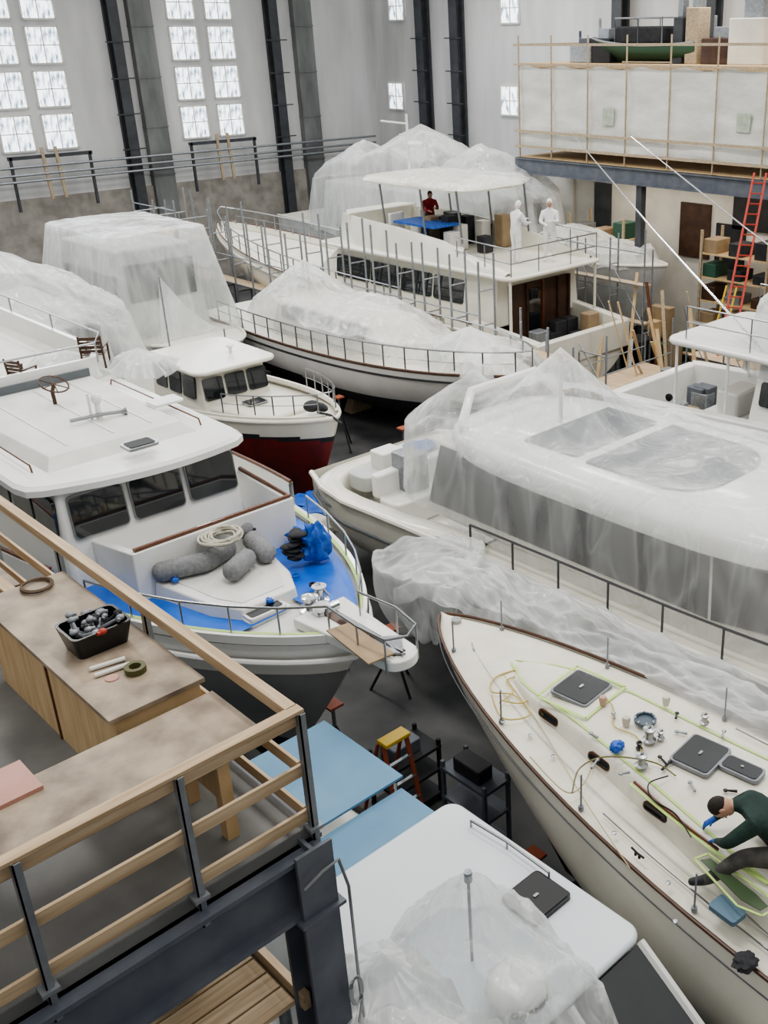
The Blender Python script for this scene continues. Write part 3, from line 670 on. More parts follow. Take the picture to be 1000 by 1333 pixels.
def crumple(c,r,mt,name,label,cat,seed=0,n=26,am=.35):
    b=B();rows=[]
    for i in range(n//2+1):
        ph=pi*i/(n//2);row=[]
        for j in range(n):
            a=2*pi*j/n; d=V((sin(ph)*cos(a),sin(ph)*sin(a),cos(ph))); k=1+am*(fbm(d.x*2.2+seed,d.y*2.2,d.z*2.2,4)); q=V((d.x*r[0]*k,d.y*r[1]*k,max(d.z*r[2]*k,-r[2]*.5))); row.append(V(c)+q)
        rows.append(row)
    b.grid(rows,closed=True); return b.obj(name,mt,label=label,category=cat,smooth=60)
crumple(at(412,712,3.8),(.22,.18,.32),BLUED,'blue_bag','crumpled royal blue plastic bag on the foredeck','bag',3,am=.7)
crumple(at(395,700,3.7),(.2,.2,.12),BLUED,'blue_bag','flattened royal blue plastic bag on deck','bag',9,am=.7)
b=B(); pp=[at(x,y,3.80) for x,y in ((425,822),(480,866),(514,852),(455,812))]; b.prism(pp,[q+V((0,0,.02)) for q in pp]); b.obj('brown_paper_sheet',CARD,smooth=0,label='sheet of brown paper lying over the pulpit',category='paper')
crumple(at(228,755,3.80),(.05,.05,.04),BLUED,'rag','crumpled blue cleaning rag on the deck','rag',1); crumple(at(350,782,3.7),(.06,.06,.04),BLUED,'rag','crumpled blue cleaning rag on the deck','rag',2)
roll(407,762,3.66,.05,.03,.03,BLACK,'small black roll of tape on the blue film')
roll(385,750,3.62,.06,.04,.02,GLOVE,'small round blue tape roll on deck')
def chair(c,a,s=1):
    e=thing('deck_chair',c,'dark varnished slatted wooden deck chair on the fly deck','chair','deck chairs'); M=Matrix.Translation(c)@Matrix.Rotation(a,4,'Z')@Matrix.Scale(s,4)
    b=B(M)
    for i in range(5): b.box(-.24,.24,-.25+i*.1,-.18+i*.1,.40,.42)
    b.obj('seat',TEAKD,e,smooth=0)
    b=B(M)
    for i in range(4): b.beam((-.24,.26+i*.03,.5+i*.11),(.24,.26+i*.03,.5+i*.11),.02,.08)
    b.obj('backrest',TEAKD,e,smooth=0)
    for x in (-.25,.25):
        for y in (-.22,.24):
            B(M).beam((x,y,0),(x,y+(.1 if y>0 else 0),.9 if y>0 else .6),.04,.04).obj('leg',TEAKD,e,smooth=0)
        B(M).beam((x,-.25,.6),(x,.28,.6),.06,.03).obj('armrest',TEAKD,e,smooth=0)
c=at(128,480,5.05); chair(V((c.x,c.y,5.05)),2.5,.75); c=at(35,505,5.05); chair(V((c.x,c.y,5.05)),2.0,.62)
p=at(70,500,5.5); b=B(); nx=V((.3,-.7,1.6)).normalized(); x=nx.cross(V((0,0,1))).normalized(); y=nx.cross(x)
b.tube([p+(x*cos(a)+y*sin(a))*.22 for a in [2*pi*i/24 for i in range(24)]],.014,6,closed=True)
for i in range(6): a=pi*i/3; b.tube([p,p+(x*cos(a)+y*sin(a))*.24],.01,5)
b.cyl(p,p-nx*.15,.03); b.cyl(p-nx*.15,V((p.x,p.y,5.05))-nx*.1,.03); b.obj('steering_wheel',TEAKD,tw)
q=at(182,470,5.2); drape('plastic_sheet',(q.x,q.y),.35,.5,[(q.x,q.y,5.45,.6)],5.2,5.06,F2,seed=77,folds=12,label='crumpled plastic wrap over gear on the fly deck',wr=.06)
q=at(85,472,5.2); drape('plastic_sheet',(q.x,q.y),.4,.7,[(q.x,q.y,5.45,.6)],5.2,5.06,F2,seed=78,folds=12,label='crumpled plastic wrap over gear on the fly deck',wr=.07)
# ================= PILOTHOUSE LAUNCH =================
la=thing('pilothouse_launch',(11.9,22,0),'white pilothouse launch with red bottom paint','boat')
h=Hull((11.7,27),(12.45,18.25),2.95,2.45,2.45,2.76,zk=.35,tr=.85,p=2.6,q=.75,rake=1.0); HL=h
h.body([CREAM,BLACKP,RED],2.18,2.28,la,m=36); h.deck(CREAM,la,dz=-.1); h.cap(CREAM,la,.05,0); blocks(h,(.2,.6))
h.wallb(CREAM,la,.10,.0,.98)
B().slab([(11.0,21.3),(11.3,19.9),(11.7,19.5),(12.6,19.5),(12.9,19.9),(12.8,21.3)],2.3,2.70).obj('trunk_cabin',CREAM,la,bevel=.08,smooth=40)
b=B(); b.prism([(10.85,21.1,2.3),(12.7,21.1,2.3),(12.65,23.5,2.3),(10.8,23.5,2.3)],[(10.95,21.3,3.5),(12.6,21.3,3.5),(12.55,23.5,3.5),(10.9,23.5,3.5)]); b.obj('wheelhouse',CREAM,la,bevel=.05,smooth=40)
b=B(); b.slab(rrect(10.68,12.85,20.95,23.6,.3,8),3.5,3.6); b.obj('wheelhouse_roof',CREAM,la,bevel=.04,smooth=50)
for x in (11.2,11.78,12.35): B().rp((x,21.2,3.1),(1,0,0),(0,.15,1),.5,.52,.04,.06).obj('window_glass',GLASS,la)
for y in (21.75,22.4,23.05):
    B().rp((10.89,y,3.1),(0,1,0),(.07,0,1),.54,.52,.06,.06).obj('window_glass',GLASS,la)
    B().rp((12.64,y,3.1),(0,1,0),(0,0,1),.54,.52,.06,.06).obj('window_glass',GLASS,la)
hatch(332,524,2.72,.5,.4,la)
h.rail(CHROMED,la,.45,.72,.97,5,.08,.14)
p=at(300,457,3.63); b=B(); b.cyl((p.x,p.y,3.58),(p.x,p.y,3.74),.04); b.ell((p.x,p.y,3.76),(.1,.1,.05)); b.obj('dome_antenna',WHITE,la)
b=B(); q=h.P(.93,0,2.76); b.tube([q,q+V((.0,-.5,.05)),q+V((0,-.9,-.05))],.03); b.ell(q+V((0,.2,.1)),(.2,.2,.13)); b.ell(q+V((.1,.0,.1)),(.1,.25,.1)); b.obj('anchor_windlass',RUBBER,la)
A0=aty(207,360,24.2); A1=aty(292,428,24.0)
def upr(u,v):
    top=A0.lerp(A1,u**.9); zt=top.z-.25*sin(u*pi); zb=3.5
    f=.16*ridged(u*3.2,v*.5,7)*2
    return (top.x+f*.3+.1*v*(u-.5),top.y+f+.3*v,zt+(zb-zt)*v)
sheetgrid('plastic_sheet',upr,60,24,F2,'milky plastic sheet hung upright behind the wheelhouse',(2.2,2.2,.5))
for q in (A0,A1): B().cyl((q.x,q.y+.02,2.4),(q.x,q.y+.02,q.z),.02,n=6).obj('sheet_pole',STEEL,la)
# ================= EXPRESS YACHT (covered) =================
ey=thing('motor_yacht',(12.4,10,0),'ivory express motor yacht with hardtop, swathed in plastic sheeting','boat')
h=Hull((12.5,16.9),(12.2,-1.5),4.5,2.35,2.7,3.2,zk=.4,tr=.74,p=2.6,q=.75,rake=2.5,bp=10); HE=h
h.body([HULLY,STRIPE,BLACKP],1.1,1.22,ey); h.deck(DECK,ey,a=.3); blocks(h); h.cap(CREAM,ey,.06,-.03); h.cap(STRIPE,ey,.035,-.5,name='rub_strake')
b=B(); b.slab(rrect(10.7,14.4,16.2,18.0,.85,8),1.05,1.2); b.obj('swim_platform',CREAM,ey,bevel=.04)
b=B(); b.slab(rrect(10.85,14.15,13.0,16.6,.7,6),1.5,1.6); b.obj('cockpit_sole',DECKW,ey,smooth=0)
pth=[(10.30,11.2),(10.30,13.5),(10.36,15.2)]
for i in range(9):
    a=pi-pi/2*i/8; pth.append((11.46+1.08*cos(a),15.75+1.05*sin(a)))
for i in range(9):
    a=pi/2-pi/2*i/8; pth.append((13.54+1.08*cos(a),15.75+1.05*sin(a)))
pth+=[(14.66,15.2),(14.72,13.5),(14.72,11.2)]
def ins(k): return [(12.5+(x-12.5)*(1-k/2.2),14+(y-14)*(1-k/2.8)) for x,y in pth]
zc_=lambda y: 2.38+.4*max(0,(14.5-y)/3.3)
b=B(); b.grid([[(x,y,1.5) for x,y in ins(.12)],[(x,y,zc_(y)-.06) for x,y in ins(0)],[(x,y,zc_(y)) for x,y in ins(.08)],[(x,y,zc_(y)) for x,y in ins(.36)],[(x,y,zc_(y)-.06) for x,y in ins(.42)],[(x,y,1.5) for x,y in ins(.45)]]); b.obj('cockpit_coaming',HULLY,ey,smooth=50)
b=B(); b.tube([(x,y,zc_(y)-.25) for x,y in ins(-.01)],.03,6); b.obj('coaming_stripe',STRIPE,ey)
b=B(); b.slab(rrect(11.2,13.8,14.6,15.3,.2),1.6,2.15); b.slab(rrect(11.2,13.8,15.2,15.45,.1),2.1,2.6); b.obj('cockpit_seat',WHITE,ey,bevel=.05)
b=B(); b.slab(rrect(11.2,13.8,15.6,16.3,.25),2.1,2.42); b.obj('sun_pad',GREYW,ey,bevel=.03)
for px,py,w,l,hh,mt,lab in ((505,612,.55,.45,.35,PAPER,'white cooler box on the yacht stern'),(535,625,.5,.6,.5,STEEL,'grey equipment case in the yacht cockpit')):
    p=at(px,py,2.3); b=B(); b.slab(rrect(p.x-w/2,p.x+w/2,p.y-l/2,p.y+l/2,.06),1.6,2.42+hh); b.obj('storage_box',mt,bevel=.03,label=lab,category='box')
p=at(545,582,2.5); crumple(p,(.4,.3,.06),BLUED,'blue_tarp','rumpled blue tarp on the yacht stern','tarp',11,am=.4)
p=at(420,655,1.2); crumple(p,(.5,.7,.05),BLUED,'blue_tarp','rumpled blue tarp on staging between boats','tarp',12,am=.4)
sp=thing('staging_platform',(p.x,p.y,0),'low staging platform between the boats','platform')
B().box(p.x-.8,p.x+.8,p.y-.9,p.y+.9,1.0,1.12).obj('platform_top',STEEL,sp)
for sx in (-.7,.7):
    for sy in (-.8,.8): B().box(p.x+sx-.05,p.x+sx+.05,p.y+sy-.05,p.y+sy+.05,0,1.0).obj('platform_leg',STEEL,sp)
b=B()
bo=[(10.75,13.2),(10.75,7.0),(11.2,5.0),(12.3,4.0),(13.4,5.0),(14.0,7.0),(14.0,13.2)]
to=[(11.0,13.0),(11.0,7.2),(11.4,6.2),(12.3,5.9),(13.3,6.2),(13.8,7.2),(13.8,13.0)]
b.prism([(x,y,2.65) for x,y in bo],[(x,y,4.0) for x,y in to]); b.obj('deckhouse',CREAM,ey,bevel=.08,smooth=40)
def lerp(a,b_,t): return tuple(a[i]+(b_[i]-a[i])*t for i in range(len(a)))
for i in range(0,6):
    b=B()
    a0=(*bo[i],2.65);a1=(*bo[i+1],2.65);c0=(*to[i],4.0);c1=(*to[i+1],4.0)
    A=V(lerp(a0,c0,.16));Bb=V(lerp(a1,c1,.16));Cc=V(lerp(a1,c1,.95));Dd=V(lerp(a0,c0,.95))
    nrm=(Bb-A).cross(Dd-A).normalized()
    cc=(A+Bb+Cc+Dd)/4
    if nrm.dot(cc-V((12.4,9,3)))<0:nrm=-nrm
    A,Bb,Cc,Dd=[q+(cc-q)*.015 for q in (A,Bb,Cc,Dd)]
    b.prism([A-nrm*.02,Bb-nrm*.02,Cc-nrm*.02,Dd-nrm*.02],[A+nrm*.015,Bb+nrm*.015,Cc+nrm*.015,Dd+nrm*.015])
    b.obj('windscreen',BLACK,ey,smooth=0)
N=48
def ht(sc,z):
    r=[]
    for i in range(N):
        a=2*pi*i/N; ct,stt=cos(a),sin(a); k=1/((abs(ct)**3.4+abs(stt)**3.4)**(1/3.4)); r.append((12.42+1.78*k*ct*sc,9.3+4.0*k*stt*sc,z))
    return r
b=B(); b.grid([ht(.0,4.36),ht(.3,4.36),ht(.6,4.35),ht(.85,4.31),ht(.95,4.25),ht(.99,4.16),ht(1,4.02),ht(.99,3.90),ht(.94,3.86)],closed=True); b.obj('hardtop',WHITE,ey,smooth=50)
def rpan(x0,x1,y0,y1,rf,z,name):
    o=[(x1,y1),(x0,y1)]
    for i in range(9):
        a=pi+pi/2*i/8; o.append((x0+rf+rf*cos(a),y0+rf+rf*sin(a)))
    for i in range(9):
        a=1.5*pi+pi/2*i/8; o.append((x1-rf+rf*cos(a),y0+rf+rf*sin(a)))
    B().slab(o,z-.05,z).obj(name,GLASSG,ey,smooth=0)
rpan(11.3,13.55,7.75,9.85,.75,4.385,'sunroof_glass'); rpan(11.35,13.5,10.1,11.25,.1,4.385,'sunroof_glass')
b=B(); b.tube([(10.9,12.2,3.0),(11.2,12.6,4.4),(11.6,12.8,4.8),(13.2,12.8,4.8),(13.6,12.6,4.4),(13.9,12.2,3.0)],.09,8); b.cyl((12.4,11.4,4.3),(12.4,11.4,5.6),.04); b.obj('radar_arch',WHITE,ey)
for sd in (1,-1): h.rail(RAILD,ey,.5,.30,.9,11,.05,0,sides=(sd,),mid=False,r=.02)
drape('plastic_sheet',(12.42,8.4),1.93,6.0,[(12.4,11.4,5.68,.95),(12.0,13.2,5.0,.75),(12.9,12.6,4.85,.6),(10.85,14.0,5.6,13.2,4.45,1.15)],2.95,2.75,F3,seed=2,pw=4.2,flare=.06,folds=26,nth=280,nr=80,label='clear plastic sheeting draped over the yacht hardtop and windows',wr=.055,amp=.04)
def band(u,v):
    y=11.4-10.1*u; x0=8.5+.28*min(1,u*3)+.12*noise.noise(V((u*6,0,3))); x1=10.05
    x=x0+(x1-x0)*v
    prof=2.92+.26*sin(v*pi*.95)+(-.30*v)
    wx=x+.5*noise.noise(V((x*.6,y*.45,3)))
    ridge=.19*ridged(wx*2.1,y*.5,1)+.11*ridged(wx*4.4,y*1.1,5)+.05*ridged(wx*8,y*2.4,2)
    return (x,y,prof+ridge*2-.3*(v<.02)*1-.4*max(0,.06-u)/.06)
sheetgrid('plastic_sheet',band,190,66,F2,'long gathered plastic sheeting beside the sailboat deck',(3.0,1.0,1.5))
drape('plastic_sheet',(9.2,11.3),.78,.9,[(9.6,10.8,3.2,.3),(9.1,11.3,3.1,.25)],2.8,1.55,F1,seed=90,folds=8,amp=.16,flare=-.32,wr=.09,label='rounded bundle of plastic sheeting hanging off the yacht side')
def skirt(u,v):
    y=12.9-9.5*u; zt=2.45; zb=1.7+.12*sin(u*20)
    x=10.1+.05*ridged(y*1.3,v*.5,4)*(.3+v)*3-.2*v
    return (x,y,zt+(zb-zt)*v)
sheetgrid('plastic_sheet',skirt,150,12,F3,'thin plastic skirt hanging along the yacht hull side')
# ================= SAILBOAT =================
sb=thing('sailing_yacht',(7.4,4,0),'cream sailing yacht deck with teak toe rail, hatches and winches','boat')
h=Hull((6.9,-2.4),(8.02,9.65),2.85,2.95,2.98,3.1,zk=.3,tr=.6,p=2.0,q=.72,rake=2.6); HS=h
h.body([CREAM,STRIPE,BLACKP],1.3,1.4,sb); h.deck(DECK,sb,crown=.08); blocks(h)
h.cap(TEAKD,sb,.022,.02,name='toe_rail'); h.cap(STRIPE,sb,.010,-.2,name='cove_stripe')
b=B(); rows=[]
TS=[.86,.84,.80,.72,.62,.52,.42,.3,.2]; WD=[.05,.28,.42,.52,.66,.84,1.0,1.04,1.0]
def tz(t): return 3.10+.20*min(1,(.87-t)/.12)
for t,w in zip(TS,WD):
    z=3.03; zt=tz(t)
    rows.append([h.P(t,k*w,zz) for k,zz in ((-1.12,z),(-1.02,zt-.03),(-.92,zt),(-.5,zt+.03),(0,zt+.04),(.5,zt+.03),(.92,zt),(1.02,zt-.03),(1.12,z))])
b.grid(rows); b.obj('coachroof',DECK,sb,smooth=50)
def wd(t): 
    t=min(t,.859)
    return [WD[i]+(WD[i+1]-WD[i])*(TS[i]-t)/(TS[i]-TS[i+1]) for i in range(len(TS)-1) if TS[i]>=t>TS[i+1]][0]
for t in (.765,.685,.605):
    w=wd(t)
    for sd in (1,-1):
        p=h.P(t,sd*w*1.075,3.17); ax=h.d; up=V((0,0,1))-h.r*sd*.35
        e=thing('portlight',p,'','',parent=sb)
        B().rp(p,ax,up,.34,.10,.03,.045).obj('port_frame',TEAKD,e); B().rp(p+h.r*sd*.004,ax,up,.29,.06,.035,.028).obj('port_glass',GLASS,e)
for sd in (1,-1):
    b=B();rows=[]
    for i in range(30):
        t=.87-.6*i/29; w=wd(t)
        rows.append([h.P(t,sd*(w*.90),tz(t)+.014),h.P(t,sd*(w*.90-.035),tz(t)+.016)])
    b.grid(rows); b.obj('masking_tape',LIME,label='lime masking tape outlining the coachroof edge',category='tape')
b=B();rows=[]
for i in range(40):
    t=.94-.6*i/39; rows.append([h.E(t,-1,.36,.045),h.E(t,-1,.375,.045)])
b.grid(rows); b.obj('deck_seam',GREYW,sb)
hatch(757,898,3.30,.58,.54,sb,.09,fr=STEELM,fw=.025); hatch(912,985,3.36,.56,.48,sb,.09,fr=STEELM,fw=.025); hatch(966,1003,3.36,.25,.46,sb,.09,fr=STEELM,fw=.025)
def tapering(px,py,z,w,l,mt,a=.09,t=.035):
    p=at(px,py,z);u=V((cos(a),sin(a),0));v=V((-sin(a),cos(a),0)); b=B()
    for s in (-1,1): b.beam(p+u*w/2*s-v*l/2,p+u*w/2*s+v*l/2,t,.006); b.beam(p+v*l/2*s-u*w/2,p+v*l/2*s+u*w/2,t,.006)
    return b.obj('masking_tape',mt,label='lime masking tape square round a deck hatch',category='tape')
tapering(757,900,3.34,.80,.72,LIME)
def strip(pts,z,w,mt,name,label,cat,closed=True,par=None):
    P=[at(x,y,z) for x,y in pts]; b=B(); n=len(P)
    for i in range(n if closed else n-1): b.beam(P[i],P[(i+1)%n],w,.008)
    kw={} if par else dict(label=label,category=cat)
    return b.obj(name,mt,par,smooth=0,**kw)
def poly3(b,pts,th=.015): b.prism([V(p) for p in pts],[V(p)+V((0,0,th)) for p in pts])
z_=3.315
b=B(); poly3(b,[at(x,y,z_) for x,y in ((912,1120),(925,1118),(985,1165),(1000,1180),(990,1186),(965,1172))],.008); b.obj('masking_strip',GREENP,smooth=0,label='dark green taped recess along the coachroof',category='tape')
strip(((904,1118),(922,1111),(995,1162),(1012,1182),(992,1192),(960,1179)),z_+.004,.022,LIME,'masking_tape','lime tape outlining the dark green recess','tape')
strip(((820,1020),(868,1060),(925,1105),(1000,1150)),3.345,.035,LIME,'masking_tape','lime masking tape line beside the wooden rail','tape',closed=False)
b=B(); b.tube([at(x,y,3.36) for x,y in ((826,1018),(860,1048),(900,1080),(935,1106))],.018,6); b.obj('wooden_handrail',TEAK,sb)
for sd in (-1,1):
    b=B(); b.tube([h.E(t,sd,.22,.06) for t in (.30,.4,.5,.58,.64)],.010,6); b.obj('genoa_track',CHROMED,sb)
def winch(px,py,z,s=1,mt=CHROMED,name='winch'):
    p=at(px,py,z); b=B(); b.lathe(p,[(.07*s,0),(.08*s,.03*s),(.05*s,.05*s),(.045*s,.12*s),(.07*s,.15*s),(.07*s,.17*s),(.02*s,.18*s)],18); b.cyl(p+V((0,0,.18*s)),p+V((.02,0,.2*s)),.015); return b.obj(name,mt,sb)
winch(845,965,3.36,1.0); winch(835,998,3.34,.9); winch(917,942,3.33,.7); winch(860,962,3.36,.6); winch(832,975,3.34,.5,BLACK)
p=at(840,940,3.37); b=B(); b.lathe(p+V((0,0,.02)),[(.13,0),(.13,.03),(.10,.035),(.10,.01),(.03,.01)],24); b.obj('mast_collar',mat('collar_blue_grey',(.07,.10,.13),.4),sb)
for i in range(8): a=2*pi*i/8; B().cyl(p+V((cos(a)*.115,sin(a)*.115,.05)),p+V((cos(a)*.115,sin(a)*.115,.07)),.012,n=6).obj('collar_bolt',CHROME,sb)
for px,py,mt in ((867,918,(.6,.56,.5)),(785,918,(.50,.33,.25)),(815,945,(.55,.52,.45))):
    p=at(px,py,3.34); b=B(); b.lathe(p,[(.035,0),(.045,.06),(.05,.09),(.04,.12),(.01,.13)],14); b.obj('sander_pad',mat('clay',mt,.6),label='small round sanding block stood on deck',category='tool',group='sanding blocks')
crumple(at(803,972,3.38),(.09,.07,.06),BLUED,'rag','blue cloth rag on the sailboat deck','rag',7)
for k,(px,py,a,l,mt) in enumerate(((770,1000,.3,.16,STEEL),(868,995,1.2,.14,BLACK),(895,955,2.0,.12,STEEL),(800,935,.8,.1,CHROMED),(862,1002,.1,.16,BLACK),(905,1030,1,.14,STEEL),(880,935,.5,.1,BLACK),(778,960,1.5,.1,STEEL),(940,960,.4,.12,CHROMED),(960,1030,2.2,.12,BLACK),(820,1005,2.6,.1,STEEL))):
    p=at(px,py,3.37); d=V((cos(a),sin(a),0))*l; b=B(); b.cyl(p,p+d,.016,.010,8); b.ell(p+d,(.026,.026,.016)); b.obj('hand_tool',mt,label='small hand tool lying on the coachroof',category='tool',group='tools on the sailboat deck')
for k,(px,py) in enumerate(((655,940),(690,958),(720,985),(800,1085),(870,1150),(880,1200),(650,870))):
    p=at(px,py,3.08); B().lathe(p,[(.025,0),(.028,.012),(.01,.02)],12).obj('deck_fitting',CHROMED,sb)
for t in (.93,.80,.66,.52,.38,.24):
    for sd in (1,-1):
        q=h.E(t,sd,.1,0); b=B(); b.cyl(q,q+V((0,0,.05)),.03,n=8); b.cyl(q,q+V((0,0,.46)),.011,n=6); b.obj('stanchion',STEELM,sb)
b=B(); q=h.P(.97,0,3.12); b.cyl(q,q+V((0,0,.08)),.07); b.box(q.x-.05,q.x+.05,q.y-.15,q.y+.25,3.08,3.12); b.obj('stem_fitting',CHROMED,sb)
def cleat(px,py,z,par,a=0,mt=CHROMED):
    p=at(px,py,z);b=B();d=V((cos(a),sin(a),0))*.09;b.tube([p-d+V((0,0,.05)),p+V((0,0,.04)),p+d+V((0,0,.05))],.012);b.cyl(p-d*.3,p-d*.3+V((0,0,.04)),.015);b.cyl(p+d*.3,p+d*.3+V((0,0,.04)),.015);b.obj('cleat',mt,par)
cleat(616,846,3.08,sb,1); cleat(700,905,3.1,sb,1.2); cleat(830,1115,3.06,sb,1.4,BLACK)
def wire(pts,z,r,mt,name,lab,cat='cord'):
    P=[at(x,y,z) for x,y in pts]; out=[]
    for i in range(len(P)-1):
        p0=P[max(i-1,0)];p1=P[i];p2=P[i+1];p3=P[min(i+2,len(P)-1)]
        for k in range(8):
            t=k/8; out.append(.5*((2*p1)+(p2-p0)*t+(2*p0-5*p1+4*p2-p3)*t*t+(3*p1-p0-3*p2+p3)*t**3))
    out.append(P[-1]); b=B(); b.tube(out,r,6); return b.obj(name,mt,label=lab,category=cat)
YC=mat('cord_yellow',(.50,.40,.12),.6); TC=mat('cord_tan',(.42,.36,.2),.6)
wire([(640,905),(655,935),(690,930),(670,905),(640,900),(648,880),(700,868),(740,880)],3.12,.010,YC,'air_hose','yellow air hose snaking over the foredeck')
wire([(650,915),(668,900),(660,885),(690,880),(700,900),(680,915),(655,912)],3.13,.010,YC,'air_hose','loop of yellow air hose on the foredeck')
wire([(745,1032),(755,1000),(790,985),(850,992),(880,1010)],3.38,.009,mat('cord_olive',(.16,.15,.06),.6),'power_cord','olive power cord on the coachroof')
wire([(690,985),(735,1030),(760,1020),(775,985)],3.12,.008,TC,'power_cord','thin tan cord trailing on the side deck')
wire([(900,1090),(880,1060),(850,1040),(845,1020),(870,1010)],3.38,.008,BLACK,'power_cord','thin black cord on the coachroof')
wire([(785,905),(798,920),(800,945),(830,960),(835,990)],3.36,.008,YC,'air_hose','yellow air hose running past the deck hatch')
wire([(632,835),(650,870),(700,940),(760,1040),(820,1130)],3.10,.006,TC,'power_cord','long tan cord along the side deck')
crumple(at(970,1252,3.08),(.12,.1,.05),RUBBER,'cloth_cap','black cloth cap lying on deck','cloth',4)
p=at(947,1185,3.2); B().rp(p+V((0,0,.0)),h.d,h.r,.3,.2,.05,.03).obj('foam_pad',mat('foam_blue_grey',(.11,.18,.24),.8),label='blue-grey foam kneeling pad on deck',category='pad')
# ================= BOTTOM BOAT =================
bf=thing('cabin_cruiser',(4.45,4.5,0),'small white cabin cruiser with roof hatch and blue stern canopy','boat')
h=Hull((4.45,8.95),(4.5,-.5),2.75,1.7,1.75,2.1,zk=.35,tr=.9,p=2.6,q=.75,rake=1.4); 
h.body([WHITE,STRIPE,BLACKP],.8,.9,bf); h.deck(WHITE,bf); h.cap(BLACK,bf,.04,0); blocks(h,(.2,.6))
b=B(); b.prism([(3.45,4.0,1.7),(5.6,4.0,1.7),(5.6,6.6,1.7),(3.45,6.6,1.7)],[(3.55,4.2,3.13),(5.45,4.2,3.13),(5.45,6.5,3.13),(3.55,6.5,3.13)]); b.obj('wheelhouse',WHITE,bf,bevel=.05,smooth=40)
ROOFM=mat('gelcoat_bluewhite',(.66,.71,.74),.3,c2=(.60,.65,.68),ns=1)
b=B(); ro=rrect(3.38,5.52,4.06,6.62,.16,6); b.slab(ro,3.12,3.2); b.obj('wheelhouse_roof',ROOFM,bf,bevel=.035,smooth=50)
A=[(3.6,4.06,3.12),(5.46,4.06,3.12),(5.52,3.05,2.3),(3.55,3.05,2.3)]
for a,c in ((0,.48),(.52,1)):
    def Lq(u,top): 
        s0,s1=(V(A[0]),V(A[1])) if top else (V(A[3]),V(A[2])); return s0.lerp(s1,u)
    q=[Lq(a+.02,1),Lq(c-.02,1),Lq(c-.02,0),Lq(a+.02,0)]; B().prism(q,[p_+V((0,.05,-.06)) for p_ in q]).obj('windscreen_pane',GLASS,bf,bevel=.01)
b=B(); b.tube([A[1],A[2]],.045,6); b.tube([A[0],A[3]],.045,6); b.tube([(4.53,4.06,3.12),(4.535,3.05,2.3)],.04,6); b.tube([A[3],A[2]],.05,6); b.obj('windscreen_frame',WHITE,bf)
b=B(); b.tube([(3.7,3.6,2.74),(4.35,3.35,2.56)],.01,5); b.obj('wiper',BLACK,bf)
b=B(); b.prism([(5.53,4.06,3.08),(5.58,3.1,2.3),(5.6,4.7,2.3)],[(5.5,4.06,3.08),(5.5,3.1,2.3),(5.52,4.7,2.3)]); b.obj('quarter_window',GLASS,bf,smooth=0)
b=B(); b.prism([(3.6,3.1,1.8),(5.45,3.1,1.8),(5.1,.8,1.8),(3.95,.8,1.8)],[(3.7,3.12,2.25),(5.35,3.12,2.25),(5.0,1.0,2.1),(4.05,1.0,2.1)]); b.obj('trunk_cabin',WHITE,bf,bevel=.05)
for y in (5.2,5.9): B().rp((5.54,y,2.7),(0,1,0),(-.05,0,1),.6,.45,.06,.06).obj('window_glass',GLASS,bf)
hatch(698,1171,3.2,.50,.46,bf,.0,fr=BLACK,fw=.02,gl=mat('gloss_black',(.008,.008,.009),.03,coat=1))
rl=[at(613,1068,3.28),at(660,1096,3.28),at(715,1136,3.28)]
B().tube(rl,.014).obj('roof_handrail',CHROMED,bf)
for q in rl: B().cyl(q-V((0,0,.08)),q,.012,n=6).obj('handrail_post',CHROMED,bf)
B().box(3.5,5.52,7.45,8.92,3.0,3.03).obj('stern_canopy',BLUET,bf,smooth=0)
B().box(3.5,5.45,6.58,7.4,2.90,2.93).obj('stern_canopy',BLUET,bf,smooth=0)
for x in (3.55,5.45):
    for y in (6.7,7.5,8.8): B().cyl((x,y,1.7),(x,y,2.95),.018,n=6).obj('canopy_pole',CHROME,bf)
b=B(); b.cyl((4.25,4.95,3.2),(4.25,4.95,4.12),.014); b.cyl((4.25,4.95,4.10),(4.25,4.95,4.20),.035); b.obj('mast_post',STEEL,bf)
ra=thing('radome',(4.2,4.35,3.2),'white radar dome bearing grey lettering','radar dome')
b=B(); b.cyl((4.2,4.35,3.2),(4.2,4.35,3.32),.1); b.obj('radome_mount',WHITE,ra)
RDR=.265
b=B(); b.lathe((4.2,4.35,3.3),[(.18,0),(.25,.03),(RDR,.09),(.25,.16),(.18,.20),(.08,.222),(.01,.225)],32); b.obj('radome_shell',WHITE,ra,smooth=80)
tcv=bpy.data.curves.new('lettering','FONT'); tcv.body='GARMIN'; tcv.size=.10; tcv.extrude=.003; tcv.align_x='CENTER'
to_=bpy.data.objects.new('lettering',tcv); COL.objects.link(to_)
dg=bpy.context.evaluated_depsgraph_get(); me=bpy.data.meshes.new_from_object(to_.evaluated_get(dg)); bpy.data.objects.remove(to_)
a0=math.atan2(-4.35,-4.2)
for v in me.vertices:
    x,y,z=v.co; a=a0+.5+x/RDR; r=RDR+.003+z; v.co=V((r*cos(a),r*sin(a),y*.9-.03))
me.materials.clear(); me.materials.append(mat('lettering_grey',(.07,.07,.075),.5))
lt=bpy.data.objects.new('lettering',me); lt.location=(4.2,4.35,3.39); COL.objects.link(lt); lt.parent=ra; lt.matrix_parent_inverse=Matrix.Translation(-ra.location)
drape('plastic_sheet',(4.0,4.55),.86,1.0,[(4.25,4.95,4.19,1.2),(3.94,4.46,4.09,4.61,3.66,1.1)],3.26,2.45,F1,seed=5,pw=2.6,flare=.10,folds=13,label='clear plastic tent hung from a post over the radar dome',wr=.075,amp=.07,nr=60,nth=200,stx=2.2,sty=2.2,sharp=22.0)
